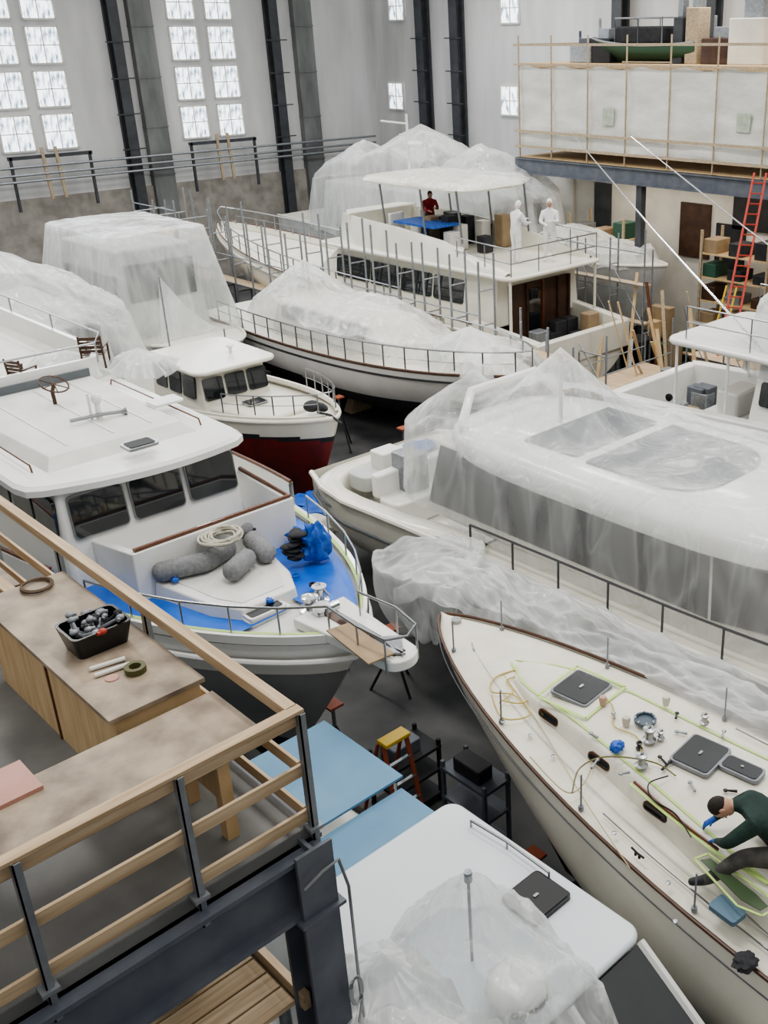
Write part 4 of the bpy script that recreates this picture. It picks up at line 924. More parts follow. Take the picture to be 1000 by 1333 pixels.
drape('plastic_sheet',(3.45,4.8),.42,.85,[(3.55,5.2,3.6,.6),(3.45,4.5,3.5,.6)],3.24,2.0,F2,seed=8,folds=9,label='crumpled plastic sheet bunched beside the steel column',wr=.09,amp=.12,stx=1.8,sty=1.8)
# ================= FLYBRIDGE YACHT =================
fy=thing('flybridge_yacht',(22.7,28,0),'large white flybridge motor yacht with workers aboard','boat')
h=Hull((22.7,19.9),(21.9,39.0),4.6,2.15,2.5,3.5,zk=.45,tr=.9,p=2.6,q=.75,rake=2.6); HF=h
h.body([CREAM,STRIPE,BLACKP],.9,1.05,fy); h.deck(DECK,fy,a=.16); blocks(h); h.cap(CREAM,fy,.06,0); h.cap(TEAK,fy,.02,.25,name='cap_rail',a=.2); h.wallb(CREAM,fy,.22,.2,1)
h.rail(CHROMED,fy,.6,.3,.97,16,.12,.2,r=.024)
b=B(); b.box(20.8,24.6,20.0,22.3,1.5,1.58); b.obj('cockpit_sole',DECK,fy,smooth=0)
b=B()
b.prism([(20.55,19.9,1.5),(20.9,19.9,1.5),(20.75,22.5,1.5),(20.45,22.5,1.5)],[(20.6,19.9,2.4),(20.9,19.9,2.4),(20.75,22.5,2.7),(20.5,22.5,2.7)])
b.prism([(24.5,19.9,1.5),(24.8,19.9,1.5),(24.8,22.5,1.5),(24.5,22.5,1.5)],[(24.5,19.9,2.4),(24.8,19.9,2.4),(24.8,22.5,2.7),(24.5,22.5,2.7)])
b.box(20.6,24.8,19.85,20.1,1.5,2.36); b.obj('cockpit_coaming',CREAM,fy,bevel=.05,smooth=40)
b=B(); b.prism([(20.95,22.0,2.4),(24.8,22.0,2.4),(24.6,32.0,2.4),(21.0,32.0,2.4)],[(21.15,22.0,4.0),(24.6,22.0,4.0),(24.4,29.8,4.0),(21.25,29.8,4.0)]); b.obj('saloon',CREAM,fy,bevel=.06,smooth=40)
for i,(y0,y1) in enumerate(((23.4,24.8),(24.9,26.4),(26.5,28.0),(28.1,29.9))):
    for s in (-1,1):
        x=21.07 if s<0 else 24.67
        B().rp((x,(y0+y1)/2,3.3),(0,1,0),(.12*(-s),0,1),y1-y0,.75,.06,.1).obj('window_glass',GLASS,fy)
B().box(21.6,24.2,21.93,22.0,1.6,3.6).obj('saloon_door',BROWNR,fy,smooth=0)
for x in (21.7,22.3,23.0,23.7,24.2): B().box(x-.04,x+.04,21.86,21.93,1.6,3.6).obj('door_frame',BROWNR if x!=23.0 else TEAK,fy,smooth=0)
B().box(22.4,22.9,21.9,21.94,1.7,3.4).obj('door_glass',GLASS,fy,smooth=0)
for k in range(7):
    x=RN.uniform(21.2,24.2); y=RN.uniform(20.3,21.6); B().slab(rrect(x-.25,x+.25,y-.2,y+.2,.05),1.58,1.58+RN.uniform(.3,1.0)).obj('storage_box',RN.choice([STEEL,BLACKP,CARD,PINE,RUBBER]),bevel=.02,label='tool case or carton in the yacht cockpit',category='box',group='cases in the yacht cockpit')
b=B(); b.slab(rrect(20.65,24.8,20.95,30.4,.35,6),4.0,4.12); b.obj('boat_deck',CREAM,fy,bevel=.05,smooth=50)
for x in (20.85,24.6): B().cyl((x,21.15,2.4),(x,21.15,4.0),.045,n=8).obj('deck_support',CREAM,fy)
b=B()
fo=[(20.72,21.3,4.2),(20.74,22.6,4.42),(20.78,24.2,4.78),(20.85,26.5,4.95),(20.95,28.6,5.02),(21.4,30.0,4.98),(22.6,30.5,4.95),(23.9,30.0,4.98),(24.45,28.6,5.02),(24.55,26.5,4.95),(24.6,24.2,4.78),(24.65,22.6,4.42),(24.7,21.3,4.2)]
b.grid([[(x,y,4.06) for x,y,z in fo],[(x+(22.7-x)*.03,y,(z+4.06)/2) for x,y,z in fo],[(x+(22.7-x)*.09,y-.03,z) for x,y,z in fo],[(x+(22.7-x)*.13,y-.06,z) for x,y,z in fo],[(x+(22.7-x)*.12,y-.1,4.08) for x,y,z in fo]]); b.obj('flybridge_coaming',CREAM,fy,smooth=50)
b=B(); b.slab([(21.2,29.2),(24.2,29.2),(23.9,29.9),(21.6,29.9)],4.1,5.1); b.obj('helm_console',CREAM,fy,bevel=.06)
for x in (21.9,23.2):
    b=B(); b.slab(rrect(x-.3,x+.3,27.6,28.1,.1),4.3,4.75); b.slab(rrect(x-.3,x+.3,27.45,27.6,.05),4.6,5.2); b.cyl((x,27.85,4.1),(x,27.85,4.35),.08); b.obj('helm_seat',WHITE,fy,bevel=.04)
b=B(); b.slab(rrect(21.1,21.8,24.0,26,.2),4.14,4.5); b.obj('flybridge_settee',WHITE,fy,bevel=.05)
b=B(); b.box(21.5,22.6,25.2,27.2,4.95,5.02); b.cyl((22.1,26.3,4.1),(22.1,26.3,5.0),.08); b.obj('flybridge_table',BLUED,fy,bevel=.01)
for k in range(16):
    x=RN.uniform(21.6,24.1);y=RN.uniform(23.8,28.5); hh=RN.uniform(.5,1.1); B().slab(rrect(x-.2,x+.2,y-.2,y+.2,.05),4.14,4.14+hh).obj('storage_box',RN.choice([CARD,BLACK,BROWNR,GREEN,PAPER,BLACKP,RUBBER]),bevel=.02,label='tool case or carton on the flybridge deck',category='box',group='cases on the flybridge')
def fr(sc,z):
    o=[]
    for x,y in rrect(21.2,24.4,23.5,28.9,.9,11): o.append((22.8+(x-22.8)*sc,26.2+(y-26.2)*sc,z))
    return o
b=B(); b.grid([fr(0,6.42),fr(.4,6.42),fr(.8,6.38),fr(.95,6.33),fr(1,6.24),fr(.99,6.18),fr(.9,6.2),fr(0,6.24)],closed=True); b.obj('flybridge_hardtop',CREAM,fy,smooth=60)
for x in (21.35,24.25):
    for y in (23.9,25.6,27.6): B().cyl((x,y-.2,4.7),(x,y,6.25),.035,n=8).obj('hardtop_support',CHROMED,fy)
b=B(); pts=[(20.85,23.5,5.0),(20.85,21.1,4.9),(24.6,21.1,4.9),(24.6,23.5,5.0)]; 
for dz_ in (0,-.4): b.tube([(x,y,z+dz_) for x,y,z in pts],.02)
for x,y in ((20.85,23.4),(20.85,22.2),(20.85,21.1),(22,21.1),(23.4,21.1),(24.6,21.1),(24.6,22.2)): b.cyl((x,y,4.12),(x,y,4.9),.018,n=6)
b.obj('boat_deck_rail',CHROMED,fy)
b=B(); b.cyl((22.8,27.8,6.4),(22.8,27.8,8.2),.04); b.tube([(22.8,27.8,7.9),(22.2,28.4,8.0)],.03); b.tube([(22.3,27.6,7.6),(23.3,28.0,7.6)],.03); b.lathe((22.8,27.4,7.2),[(.25,0),(.28,.1),(.2,.2)]); b.obj('antenna_mast',WHITE,fy)
drape('plastic_sheet',(22.9,25.2),1.6,1.7,[(23,27.0,6.62,.25),(23.0,24.5,6.5,.2)],6.42,6.3,F3,seed=31,folds=14,label='thin plastic sheet laid over the flybridge hardtop',wr=.03)
def hang(u,v):
    x=24.3+.12*ridged(u*6,v*.6,3)*3; y=23.6+6*u; return (x+.2*v,y,6.3-1.9*v)
sheetgrid('plastic_sheet',hang,60,14,F3,'clear plastic curtain hanging below the flybridge hardtop')
# ================= COVERED CRUISER in front of it =================
ce=thing('covered_cruiser',(17.8,24,0),'white cruiser with bow rail, dark stripe and plastic wraps','boat')
h=Hull((17.7,31),(18.0,17.4),3.7,2.35,2.3,2.65,zk=.4,tr=.85,p=2.6,q=.75,rake=2.2); HC=h
h.body([WHITE,BLACKP,BLACKP],1.25,1.4,ce); h.deck(CREAM,ce); h.cap(TEAKD,ce,.04,0); blocks(h); h.cap(BLACKP,ce,.03,-.22,name='sheer_stripe')
h.rail(CHROMED,ce,.6,.1,.97,16,.1,.0,r=.022)
b=B(); b.prism([(16.7,27.5,2.35),(18.8,27.5,2.35),(18.9,22,2.35),(16.8,22,2.35)],[(16.9,27.2,3.3),(18.6,27.2,3.3),(18.7,22.8,3.2),(17.0,22.8,3.2)]); b.obj('cabin',CREAM,ce,bevel=.1)
for y in (23.5,25,26.4): B().rp((16.86,y,2.95),(0,1,0),(.2,0,1),1.1,.4,.1,.08).obj('window_glass',GLASS,ce)
drape('plastic_sheet',(17.8,25.0),1.6,4.3,[(17.5,26.6,4.4,.75),(18.0,24.0,3.7,.45),(17.8,22.2,3.3,.5),(17.0,18.6,22.6,27.2,3.4,.8)],2.85,2.5,F1,seed=41,pw=2.4,folds=24,label='milky plastic draped over the cruiser cabin',wr=.10,amp=.08,nth=220,nr=54)
drape('plastic_sheet',(18.1,19.4),1.1,1.4,[(18.1,19.9,3.4,.5),(18.0,18.8,3.1,.5)],2.8,2.5,F2,seed=43,folds=15,label='crumpled plastic bundle on the cruiser foredeck',wr=.12,amp=.1)
# ================= COVERED BOATS AT BACK =================
def covered(stern,bow,beam,z,cab,sup,zedge,hem,c,rx,ry,seed,lab,pw=4,mt=None,bmat=None,**k):
    bmat=bmat or GREYW; mt=mt or F1
    e=thing('covered_boat',((stern[0]+bow[0])/2,(stern[1]+bow[1])/2,0),lab,'boat')
    h=Hull(stern,bow,beam,z,z,z+.4,zk=.4,rake=1.8); h.body([bmat,STRIPE,BLACKP],1.1,1.25,e); h.deck(CREAM,e); h.cap(CREAM,e,.05); blocks(h,(.2,.6))
    x0,x1,y0,y1,z1=cab; b=B(); b.prism([(x0,y0,z),(x1,y0,z),(x1,y1,z),(x0,y1,z)],[(x0+.15,y0+.4,z1),(x1-.15,y0+.4,z1),(x1-.15,y1-.2,z1),(x0+.15,y1-.2,z1)]); b.obj('cabin',bmat,e,bevel=.08,smooth=40)
    B().box(x0+.3,x1-.3,y0+.12,y0+.3,z+(z1-z)*.45,z+(z1-z)*.85).obj('window_glass',GLASS,e)
    for yy in (y0+1,y0+2.2,y0+3.4): B().rp((x0+.08,yy,z+(z1-z)*.62),(0,1,0),(.15/(z1-z),0,1),1.0,.55,.12,.05).obj('window_glass',GLASS,e)
    drape('plastic_sheet',c,rx,ry,sup,zedge,hem,mt,seed=seed,pw=pw,label='plastic sheeting tent draped over a boat cabin',**k); return e
covered((14.3,36),(14.6,26),3.6,2.2,(13.0,15.7,29.2,33.5,4.9),[(14.3,31.8,5.5,.1,14.3,29.5,5.45),(12.9,15.7,29.2,33.2,5.38,.8)],5.28,2.2,(14.3,31.2),1.6,2.3,51,'boat whose boxy cabin is tented in plastic',pw=9,flare=.42,folds=12,wr=.02,amp=.05)
covered((9.8,36),(9.9,25),3.8,2.3,(8.6,11.2,26,31,4.1),[(8.9,27,5.95,.6),(9.9,29.5,5.4,.5),(9.5,32,5.0,.4)],3.9,2.3,(9.8,28.6),1.9,4.3,53,'boat shrouded in plastic beside the fly deck',pw=3,flare=.3,folds=20,wr=.10,mt=F1,nr=50)
drape('plastic_sheet',(8.9,24.8),.6,2.0,[(8.8,24.4,4.4,.5),(9.1,25.5,4.4,.5)],4.0,2.6,F1,seed=55,label='heap of crumpled plastic sheeting beside the trawler',folds=12,wr=.09)
covered((28.3,42),(27.6,20.6),4.0,3.1,(26.2,29.6,27.5,38,5.0),[(27.6,32.8,7.4,.55),(28.0,29.8,6.8,.5),(27.2,36.0,6.7,.6)],4.9,2.9,(27.9,33),2.0,6.6,61,'large yacht tented in plastic near the back wall',pw=3.2,flare=.25,folds=18,wr=.09,nth=240,nr=56)
drape('plastic_sheet',(27.8,24.0),1.2,2.4,[(27.8,25,4.4,.4),(27.8,23,4.0,.4)],3.7,3.3,F2,seed=63,label='crumpled plastic over the yacht foredeck',folds=14,wr=.1)
# ================= RIGHT BOAT =================
jb=thing('sport_cruiser',(20.4,10,0),'white sport cruiser with cockpit hardtop and outriggers','boat')
h=Hull((20.3,15.5),(20.1,1),4.0,2.45,2.5,2.9,zk=.4,tr=.9,p=2.6,q=.75,rake=2); h.body([WHITE,STRIPE,BLACKP],1,1.1,jb); h.deck(DECKW,jb,a=.35); h.cap(WHITE,jb,.05,0); blocks(h)
b=B(); b.box(18.6,22.0,11,15.4,1.5,1.58); b.obj('cockpit_sole',DECKW,jb,smooth=0)
b=B(); b.prism([(18.4,15.5,1.5),(18.75,15.5,1.5),(18.75,10.5,1.5),(18.35,10.5,1.5)],[(18.4,15.4,2.5),(18.7,15.4,2.5),(18.7,10.5,2.75),(18.4,10.5,2.75)]); b.prism([(21.9,15.5,1.5),(22.2,15.5,1.5),(22.2,10.5,1.5),(21.9,10.5,1.5)],[(21.9,15.4,2.5),(22.2,15.4,2.5),(22.2,10.5,2.75),(21.9,10.5,2.75)]); b.box(18.5,22.1,15.3,15.6,1.5,2.45); b.obj('cockpit_coaming',WHITE,jb,bevel=.05,smooth=40)
b=B(); b.prism([(18.7,6,2.5),(21.9,6,2.5),(21.9,11.6,2.5),(18.7,11.6,2.5)],[(18.95,7.2,4.0),(21.6,7.2,4.0),(21.6,11.5,4.0),(18.95,11.5,4.0)]); b.obj('deckhouse',WHITE,jb,bevel=.06)
for y in (8.3,9.6,10.8): B().rp((18.8,y,3.3),(0,1,0),(.17,0,1),1.1,.55,.06,.08).obj('window_glass',GLASS,jb)
b=B(); b.slab(rrect(18.6,22.0,6.6,13.9,.35,6),4.0,4.15); b.obj('cockpit_hardtop',WHITE,jb,bevel=.06,smooth=50)
b=B(); fo=[(18.8,13.4),(18.8,8),(20.3,7),(21.8,8),(21.8,13.4)]
for z in (4.55,4.9): b.tube([(x,y,z) for x,y in fo],.02)
for x,y in fo+[(18.8,10),(18.8,11.7),(21.8,10),(21.8,11.7)]: b.cyl((x,y,4.1),(x,y,4.9),.018,n=6)
b.obj('fly_rail',CHROMED,jb)
for x in (18.75,21.85):
    for y in (13.6,12.2): B().cyl((x,y,2.5),(x,y,4.05),.035,n=8).obj('hardtop_support',WHITE,jb)
b=B(); b.slab(rrect(19.2,21.4,12.2,13.3,.2),1.58,2.3); b.slab(rrect(19.4,20.4,12.3,12.9,.1),2.3,2.9); b.obj('cockpit_console',WHITE,jb,bevel=.05)
for k in range(7):
    x=RN.uniform(19,21.5);y=RN.uniform(13.6,15);B().slab(rrect(x-.2,x+.2,y-.25,y+.25,.05),1.58,1.58+RN.uniform(.3,.8)).obj('storage_box',RN.choice([STEEL,NAVY,BLACKP,CARD]),bevel=.02,label='equipment case in the cruiser cockpit',category='box',group='cases in the cockpit')
for px,py in ((872,517),(845,545)): 
    p=atx(px,py,18.33); B().lathe(p,[(.09,0),(.09,.05),(.05,.06)],16,(-1,0,0)).obj('hull_fitting',BLACK,jb)
drape('plastic_sheet',(20.2,10.2),1.3,2.0,[(20.2,11,6.0,.8),(20.3,9.5,5.6,.8)],4.5,3.6,F1,seed=71,label='crumpled white plastic over the cruiser fly deck',folds=14,wr=.1)
for a,Q,X in (((750,180),(19.0,11.5,4.2),24.0),((822,178),(21.5,9.5,4.2),25.5)):
    Q=V(Q); P=atx(a[0],a[1],X)
    B().tube([Q,(P+Q)/2-V((0,0,.1)),P],.03,6,r2=.015).obj('outrigger_pole',CHROME,jb)
# ================= PEOPLE =================
def person(name,label,J,mats,rs=1.0,hood=False,hand=True,hs=1.0):
    jn=['pelvis','spine','chest','neck','head','shL','elL','wrL','shR','elR','wrR','hipL','knL','anL','toL','hipR','knR','anR','toR']
    rad=dict(pelvis=.14,spine=.125,chest=.14,neck=.055,head=.07,shL=.07,shR=.07,elL=.048,elR=.048,wrL=.032,wrR=.032,hipL=.095,hipR=.095,knL=.065,knR=.065,anL=.042,anR=.042,toL=.035,toR=.035)
    ed=[('pelvis','spine'),('spine','chest'),('chest','neck'),('neck','head'),('chest','shL'),('shL','elL'),('elL','wrL'),('chest','shR'),('shR','elR'),('elR','wrR'),('pelvis','hipL'),('hipL','knL'),('knL','anL'),('anL','toL'),('pelvis','hipR'),('hipR','knR'),('knR','anR'),('anR','toR')]
    P=[V(J[k]) for k in jn]; Rr=[rad[k]*(rs if k not in('neck','head','toL','toR','wrL','wrR') else 1) for k in jn]; idx={k:i for i,k in enumerate(jn)}; E=[(idx[a],idx[b_]) for a,b_ in ed]
    if hand:
        for s in 'LR':
            w=V(J['wr'+s]); d=(w-V(J['el'+s])).normalized(); hd=V(J.get('hd'+s,d)).normalized(); side=hd.cross(V((0,0,1)));
            if side.length<.2: side=V((1,0,0))
            side.normalize(); dn=side.cross(hd).normalized()
            if dn.z>0: dn=-dn
            palm=w+hd*.06; P.append(palm);Rr.append(.034);E.append((idx['wr'+s],len(P)-1));pi_=len(P)-1
            for k,(o,l) in enumerate(((-.03,.075),(-.01,.085),(.01,.08),(.03,.065))):
                a=palm+hd*.03+side*o; P.append(a);Rr.append(.011);E.append((pi_,len(P)-1)); P.append(a+hd*l*.5+dn*.008);Rr.append(.0095);E.append((len(P)-2,len(P)-1)); P.append(a+hd*l*.85+dn*.035);Rr.append(.008);E.append((len(P)-2,len(P)-1))
            sg=1 if s=='L' else -1
            a=palm-hd*.025+side*.035*sg; P.append(a);Rr.append(.013);E.append((pi_,len(P)-1)); P.append(a+hd*.03+side*.025*sg+dn*.01);Rr.append(.010);E.append((len(P)-2,len(P)-1))
    me=bpy.data.meshes.new('sk'); me.from_pydata(P,E,[]); o=bpy.data.objects.new('sk',me); COL.objects.link(o)
    sm=o.modifiers.new('s','SKIN'); sm.use_smooth_shade=True
    ly=me.skin_vertices[0].data
    for i,r in enumerate(Rr): ly[i].radius=(r,r)
    ly[0].use_root=True
    ss=o.modifiers.new('u','SUBSURF'); ss.levels=2; ss.render_levels=2
    dg=bpy.context.evaluated_depsgraph_get(); nm=bpy.data.meshes.new_from_object(o.evaluated_get(dg)); bpy.data.objects.remove(o)
    b=B(); vs=[v.co.copy() for v in nm.vertices]
    def dseg(p,a,c):
        ab=c-a;t=max(0,min(1,(p-a).dot(ab)/max(ab.length_squared,1e-9)));return (p-a-ab*t).length
    bones=[('pelvis','spine',0),('spine','chest',0),('chest','neck',0),('neck','head',2),('chest','shL',0),('shL','elL',0),('elL','wrL',0),('chest','shR',0),('shR','elR',0),('elR','wrR',0),('pelvis','hipL',1),('hipL','knL',1),('knL','anL',1),('anL','toL',4),('pelvis','hipR',1),('hipR','knR',1),('knR','anR',1),('anR','toR',4)]
    hands=[V(J['wr'+s])+(V(J['wr'+s])-V(J['el'+s])).normalized()*.07 for s in 'LR']
    fs=[tuple(p.vertices) for p in nm.polygons]; mi=[]
    for f in fs:
        c=sum((vs[i] for i in f),V())/len(f)
        if min((c-hh).length for hh in hands)<.085: mi.append(3);continue
        best=min(bones,key=lambda t:dseg(c,V(J[t[0]]),V(J[t[1]]))-.3*rad[t[0]]); mi.append(best[2])
    b.v=vs;b.f=fs;b.m=mi
    hc=V(J['head']); up=(hc-V(J['neck'])).normalized(); fd=V(J['face']).normalized(); fd=(fd-up*fd.dot(up)).normalized(); lf=up.cross(fd)
    R=Matrix((lf,fd,up)).transposed(); b.mi=2
    hc=hc+up*.05
    b.ell(hc,(.076,.095,.115),18,12,R); b.ell(hc+fd*.03-up*.06,(.055,.06,.055),12,8,R)
    b.prism([hc+fd*.088+lf*.012-up*.02,hc+fd*.088-lf*.012-up*.02,hc+fd*.092+up*.015],[hc+fd*.118-up*.018,hc+fd*.117-up*.02,hc+fd*.094+up*.014])
    for s in (-1,1): b.ell(hc+lf*.077*s-up*.005,(.012,.022,.032),8,6,R)
    e=b.obj(name,mats,None,smooth=60,label=label,category='person')
    for s in (-1,1):
        B().ell(hc+lf*.03*s+fd*.086+up*.012,(.012,.008,.007),8,6,R).obj('eye',BLACK,e)
    B().ell(hc+fd*.087-up*.052,(.024,.008,.006),8,6,R).obj('mouth',LIPS,e)
    if hood: B().ell(hc-fd*.025+up*.015,(.092,.1,.128),16,10,R).obj('hood',SUIT,e)
    else: B().ell(hc-fd*.022+up*.028,(.083,.095,.105),16,10,R).obj('hair',HAIR,e)
    return e
J=dict(pelvis=(7.00,3.50,3.50),spine=(6.99,3.60,3.68),chest=(6.90,3.80,3.84),neck=(6.80,3.97,3.88),head=(6.73,4.06,3.84),face=(-.5,.35,-.85),
 shL=(6.70,3.74,3.82),elL=(6.54,3.92,3.60),wrL=(6.66,4.10,3.44),hdL=(.3,.6,-.5),
 shR=(7.06,3.96,3.82),elR=(7.02,4.16,3.62),wrR=(6.88,4.28,3.46),hdR=(-.4,.5,-.5),
 hipL=(6.88,3.46,3.48),knL=(6.62,3.78,3.48),anL=(6.42,4.02,3.18),toL=(6.32,4.17,3.12),
 hipR=(7.12,3.54,3.48),knR=(7.12,3.94,3.46),anR=(7.22,3.62,3.43),toR=(7.32,3.50,3.39))
pe=person('person','hunched worker sitting on deck in dark green shirt, grey trousers, blue gloves',J,[SHIRT,TROUS,SKIN,GLOVE,SHOE],rs=1.35)
def stand(base,a,bend=0,arms='down',s=1.0):
    M=Matrix.Translation(base)@Matrix.Rotation(a,4,'Z')@Matrix.Scale(s,4)
    J=dict(pelvis=(0,0,.95),spine=(0,.02+bend*.1,1.13),chest=(0,.02+bend*.3,1.36-.05*bend),neck=(0,.02+bend*.42,1.50-.1*bend),head=(0,.04+bend*.5,1.60-.12*bend),
     shL=(-.19,.02+bend*.3,1.38-.05*bend),shR=(.19,.02+bend*.3,1.38-.05*bend),hipL=(-.1,0,.9),hipR=(.1,0,.9),knL=(-.12,.04,.5),knR=(.12,.02,.5),anL=(-.13,0,.09),anR=(.13,-.03,.09),toL=(-.14,.17,.04),toR=(.14,.14,.04))
    if arms=='down': J.update(elL=(-.26,.0,1.1),wrL=(-.26,.12,.87),elR=(.26,.0,1.1),wrR=(.24,.18,.9))
    else: J.update(elL=(-.25,.12+bend*.3,1.14),wrL=(-.12,.36+bend*.3,1.2),elR=(.25,.14+bend*.3,1.14),wrR=(.1,.38+bend*.3,1.12))
    J={k:M@V(v) for k,v in J.items()}; J['face']=(M.to_3x3()@V((0,1,-.2*bend-.1))).normalized(); return J
for px,py,a,bd,ar,l in ((672,343,-1.7,.15,'up','worker in white hooded coverall holding hands forward'),(716,340,2.2,0,'up','worker in white hooded coverall standing by the rail')):
    p=at(px,py,4.12); p.x=min(p.x,24.2); J=stand(V((p.x,max(p.y,21.3),4.12)),a,bd,ar,1.06)
    person('person',l,J,[SUIT,SUIT,SKIN,SUIT,SUIT],hood=True,hand=True,rs=1.3)
J=stand(V((22.9,27.0,4.14)),2.6,.4,'up',1.0); person('person','person in red shirt leaning over the flybridge table',J,[REDS,TROUS,SKIN,SKIN,SHOE],rs=1.1)
# ================= SCAFFOLDS, LADDERS =================
def scaffold(x0,x1,y0,y1,z1,levels,label,step=2.0,r=.03,brace=True):
    e=thing('scaffold',((x0+x1)/2,(y0+y1)/2,0),label,'scaffold','tube scaffolding')
    n=max(1,round((y1-y0)/step))
    for i in range(n+1):
        y=y0+(y1-y0)*i/n; b=B()
        for x in (x0,x1): b.cyl((x,y,0),(x,y,z1+RN.uniform(-.5,.5)),r,n=6)
        z=.9
        while z<z1-.1: b.cyl((x0,y,z),(x1,y,z),r*.7,n=5); z+=1.0
        b.obj('scaffold_frame',STEEL,e)
        if i<n and brace:
            y2=y0+(y1-y0)*(i+1)/n
            B().cyl((x0,y,levels[0]),(x0,y2,min(levels[0]+1.8,z1)),r*.65,n=5).obj('scaffold_brace',STEEL,e)
    for z in levels+[lv+1 for lv in levels]:
        if z<=z1: B().cyl((x0,y0,z),(x0,y1,z),r*.7,n=5).obj('guard_tube',STEEL,e)
    for lv in levels: B().box(x0+.03,x1-.03,y0,y1,lv-.05,lv).obj('scaffold_plank',PINEY,e,smooth=0)
scaffold(19.65,20.25,21.2,38,4.8,[2.2],'galvanised tube scaffold with planks along the yacht side',1.2,.034,False)
scaffold(19.3,20.3,18.2,20.2,3.0,[1.5,2.4],'short tube scaffold at the yacht stern',1.0,.036)
scaffold(25.0,25.4,19.5,25,4.8,[2.2,3.4],'tube scaffold between two yachts',1.4)
scaffold(17.2,18.4,33.5,36.5,5.6,[2.8,4.2],'tall tube scaffold near the block wall')
scaffold(16.1,16.6,31.5,34.0,4.6,[1.6,3.0],'tube scaffold between the covered boats')
scaffold(23.2,24.8,14.0,16.5,3.2,[1.2,2.2],'tube scaffold staging behind the sport cruiser',1.2)
scaffold(21.0,24.0,17.6,18.6,2.6,[1.4],'tube scaffold staging across the yacht stern',.9)
def ladder(a,c,w,mt,lab,n=12,side=(1,0,0)):
    a=V(a);c=V(c);sd=V(side).normalized()*w/2; e=thing('ladder',a,lab,'ladder')
    for s in (-1,1): B().beam(a+sd*s,c+sd*s*.8,.06,.03).obj('ladder_rail',mt,e,smooth=0)
    for i in range(1,n):
        t=i/n; p=a.lerp(c,t); k=1-.2*t; B().beam(p-sd*k,p+sd*k,.05,.03).obj('ladder_rung',STEEL if mt!=REDL else REDL,e,smooth=0)
    return e
e=ladder((6.55,8.55,0),(6.62,9.05,2.05),.46,ORANGE,'orange step ladder with yellow top beside the boat bow',7)
B().box(6.42,6.83,8.97,9.17,2.05,2.11).obj('ladder_top',YELL,e,bevel=.01)
for s in (-1,1): B().beam((6.62+s*.2,9.15,2.05),(6.6+s*.25,9.75,0),.05,.025).obj('ladder_rear_leg',ORANGE,e,smooth=0)
lt_=atx(990,225,26.2); lb=atx(955,405,24.4); dd=(lb-lt_); lb0=lb+dd*(lb.z/(-dd.z)) if dd.z<0 else lb
ladder(lb0,lt_,.42,REDL,'tall red fibreglass ladder leaning against the mezzanine',26,side=(.5,-1,0))
ladder((25.6,17.5,0),(26.8,17.5,3.4),.45,YELL,'yellow ladder beneath the mezzanine',10,side=(0,1,0))
def stand_(p,hh):
    e=thing('boat_stand',p,'black tripod boat stand with orange pad','boat stand','boat stands'); t=V(p)+V((0,0,hh)); b=B()
    for i in range(3):
        a=2*pi*i/3+.4; b.cyl(V(p)+V((cos(a)*.45,sin(a)*.45,0)),t-V((0,0,.35)),.025,n=7)
    b.obj('stand_tripod',BLACKP,e); B().cyl(t-V((0,0,.6)),t,.03).obj('stand_screw',STEEL,e); B().box(t.x-.12,t.x+.12,t.y-.12,t.y+.12,t.z,t.z+.04).obj('stand_pad',ORANGE,e,smooth=0)
for p,hh in (((7.1,11.2,0),1.3),((6.6,7.6,0),1.1),((7.0,6.9,0),1.2),((9.2,12.4,0),1.2),((9.0,13.9,0),1.4),((10.0,16.0,0),1.1),((15.3,19.5,0),1.4),((15.5,22.5,0),1.5)): stand_(p,hh)
def cart(x,y,w,l,hh,mt,bmt,lab='shop storage cart with shelves between the boats'):
    e=thing('tool_cart',(x,y,0),lab,'cart','shop carts')
    for z in (.12,hh*.55,hh-.05): B().box(x-w/2,x+w/2,y-l/2,y+l/2,z,z+.05).obj('cart_shelf',mt,e,smooth=0)
    for sx in (-1,1):
        for sy in (-1,1):
            B().beam((x+sx*(w/2-.03),y+sy*(l/2-.03),.06),(x+sx*(w/2-.03),y+sy*(l/2-.03),hh+.1),.05,.05).obj('cart_post',mt,e,smooth=0)
            B().lathe((x+sx*(w/2-.05)-.02,y+sy*(l/2-.05),.06),[(.06,0),(.06,.04)],12,(1,0,0)).obj('cart_wheel',BLACK,e)
    B().slab(rrect(x-w*.35,x+w*.2,y-l*.3,y+l*.3,.04),hh,hh+.22).obj('storage_box',bmt,label='storage box on a shop cart',category='box',bevel=.02)
for a in ((6.9,7.6,.7,.5,.8,NAVY,NAVY),(7.1,6.3,.8,.6,.7,BLACKP,BLACKP),(7.6,8.6,.5,.9,1.2,NAVY,BLACKP),(7.4,9.9,.9,.6,1.0,BLACKP,NAVY),(22.9,16.4,.8,.9,.9,NAVY,BLUED),(24.2,17.3,1.0,.8,1.2,STEEL,CARD),(26.2,15.2,1.2,.7,1.0,PLYO,PAPER),(27.0,19,1.2,1.4,1.1,PLYO,GREEN),(26.6,11.5,.8,1.5,1.3,PLYO,CARD),(23.5,12.6,.8,1,1.0,PLY,REDL)): cart(*a)
for k in range(70):
    x=RN.uniform(25.7,28.1) if k%2 else RN.uniform(22.4,25.0); y=RN.uniform(11.5,21) if k%2 else RN.uniform(11.0,17.5)
    w,l,hh=RN.uniform(.3,.9),RN.uniform(.3,1.1),RN.uniform(.5,2.5)
    B().slab(rrect(x-w/2,x+w/2,y-l/2,y+l/2,.03),0,hh).obj('crate',RN.choice([CARD,PLYO,PINE,STEEL,RUBBER,GREEN,BROWNR,BLACKP,BLACKP,NAVY]),bevel=.02,label='stacked crate or equipment case on the shop floor',category='crate',group='crates on the shop floor')
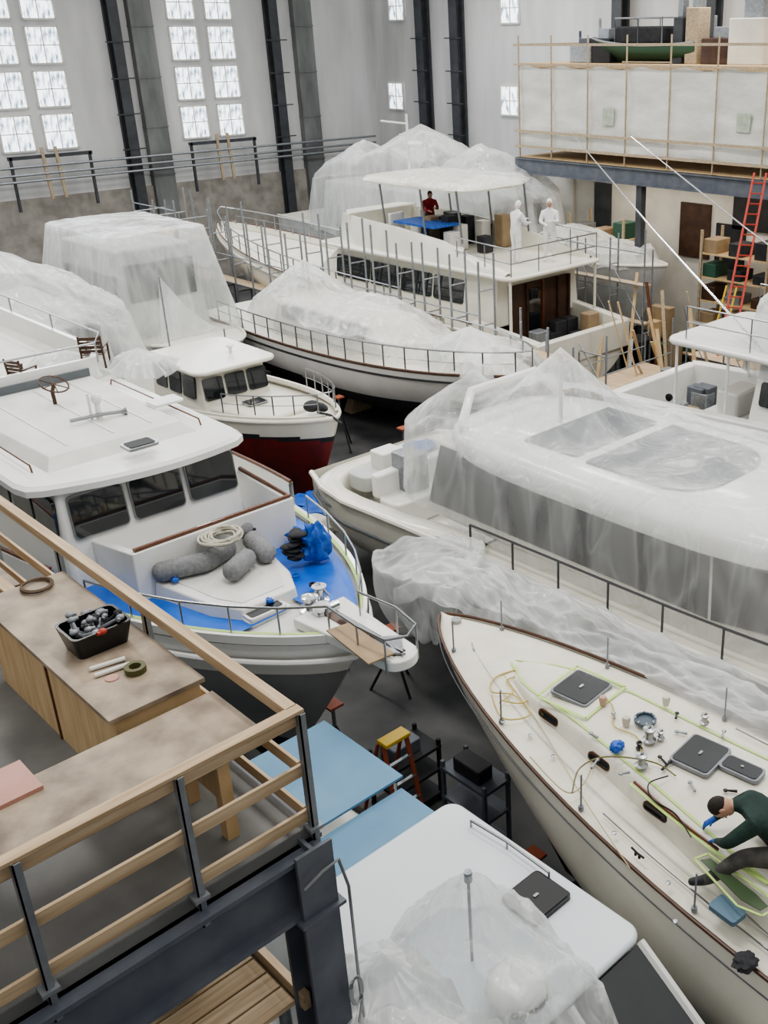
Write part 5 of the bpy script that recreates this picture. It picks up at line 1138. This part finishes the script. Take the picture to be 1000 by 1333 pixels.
for k in range(46):
    x=RN.uniform(22.5,27.8); y=RN.uniform(11.5,20); a=RN.uniform(0,pi); hh=RN.uniform(1.6,3.8); B().beam((x,y,0),(x+cos(a)*1.0,y+sin(a)*1.0,hh),.10,.04).obj('timber_plank',RN.choice([PINE,PLYO,STEEL,TEAK]),smooth=0,label='loose timber plank leaning among the clutter',category='plank',group='loose planks')
b=B(); b.lathe((7.25,8.1,0),[(.14,0),(.17,.35),(.175,.35),(.165,.33),(.13,.02)],20); b.obj('bucket',REDL,label='red plastic bucket on the floor',category='bucket')
for y in (12,15.5,19,25):
    e=thing('storage_shelf',(XM+1.6,y,0),'timber shelving stacked with parts beneath the mezzanine','shelf','shelving under the mezzanine')
    for sx in (.6,1.8):
        for sy in (-1.3,1.3): B().beam((XM+sx,y+sy,0),(XM+sx,y+sy,4.5),.08,.08).obj('shelf_post',PINE,e,smooth=0)
    for z in (.5,1.3,2.1,2.9,3.7): B().box(XM+.6,XM+1.8,y-1.35,y+1.35,z,z+.04).obj('shelf_board',PLYO,e,smooth=0)
    for z in (.54,1.34,2.14,2.94,3.74):
        for k in range(3):
            q=y-1+k; B().slab(rrect(XM+.7,XM+1.5,q-.25,q+.3,.05),z,z+RN.uniform(.25,.6)).obj('storage_box',RN.choice([CARD,PAPER,STEEL,BROWNR,RUBBER,GREEN,BLACKP]),bevel=.02,label='storage box on the timber shelving',category='box',group='boxes on the shelving')
# ================= LIGHT =================
w=bpy.data.worlds.new('world'); bpy.context.scene.world=w; w.use_nodes=True; N=w.node_tree.nodes; L=w.node_tree.links; bg=N['Background']
tc=N.new('ShaderNodeTexCoord'); sx=N.new('ShaderNodeSeparateXYZ'); L.new(tc.outputs['Generated'],sx.inputs[0])
cr=N.new('ShaderNodeValToRGB'); cr.color_ramp.elements[0].position=0; cr.color_ramp.elements[0].color=(.08,.085,.09,1); cr.color_ramp.elements[1].position=.65; cr.color_ramp.elements[1].color=(1,.99,.97,1)
L.new(sx.outputs['Z'],cr.inputs[0]); L.new(cr.outputs[0],bg.inputs[0]); bg.inputs[1].default_value=.96
def area(loc,sx,sy,e,c=(1,.98,.94),rot=(0,0,0)):
    l=bpy.data.lights.new('fill_light','AREA'); l.shape='RECTANGLE'; l.size=sx;l.size_y=sy;l.energy=e;l.color=c
    o=bpy.data.objects.new('fill_light',l); o.location=loc; o.rotation_euler=rot; COL.objects.link(o)
for x in (6,14,22,30):  # overhead fill lamps added for soft highlights; no ceiling is modelled
    for y in (8,20,32): area((x,y,14.8),1.2,4,440)
area((14,42,11.5),22,5,1300,(.88,.94,1),(radians(-70),0,0))  # wide cool fill lamp by the north windows, tilted into the room
area((XM+1.3,20,5.7),.5,12,150,(1,.9,.75))  # warm fill lamp added to brighten the space beneath the mezzanine
area((XM+1.3,10,5.7),.5,6,80,(1,.9,.75))  # second warm fill added farther along beneath the mezzanine
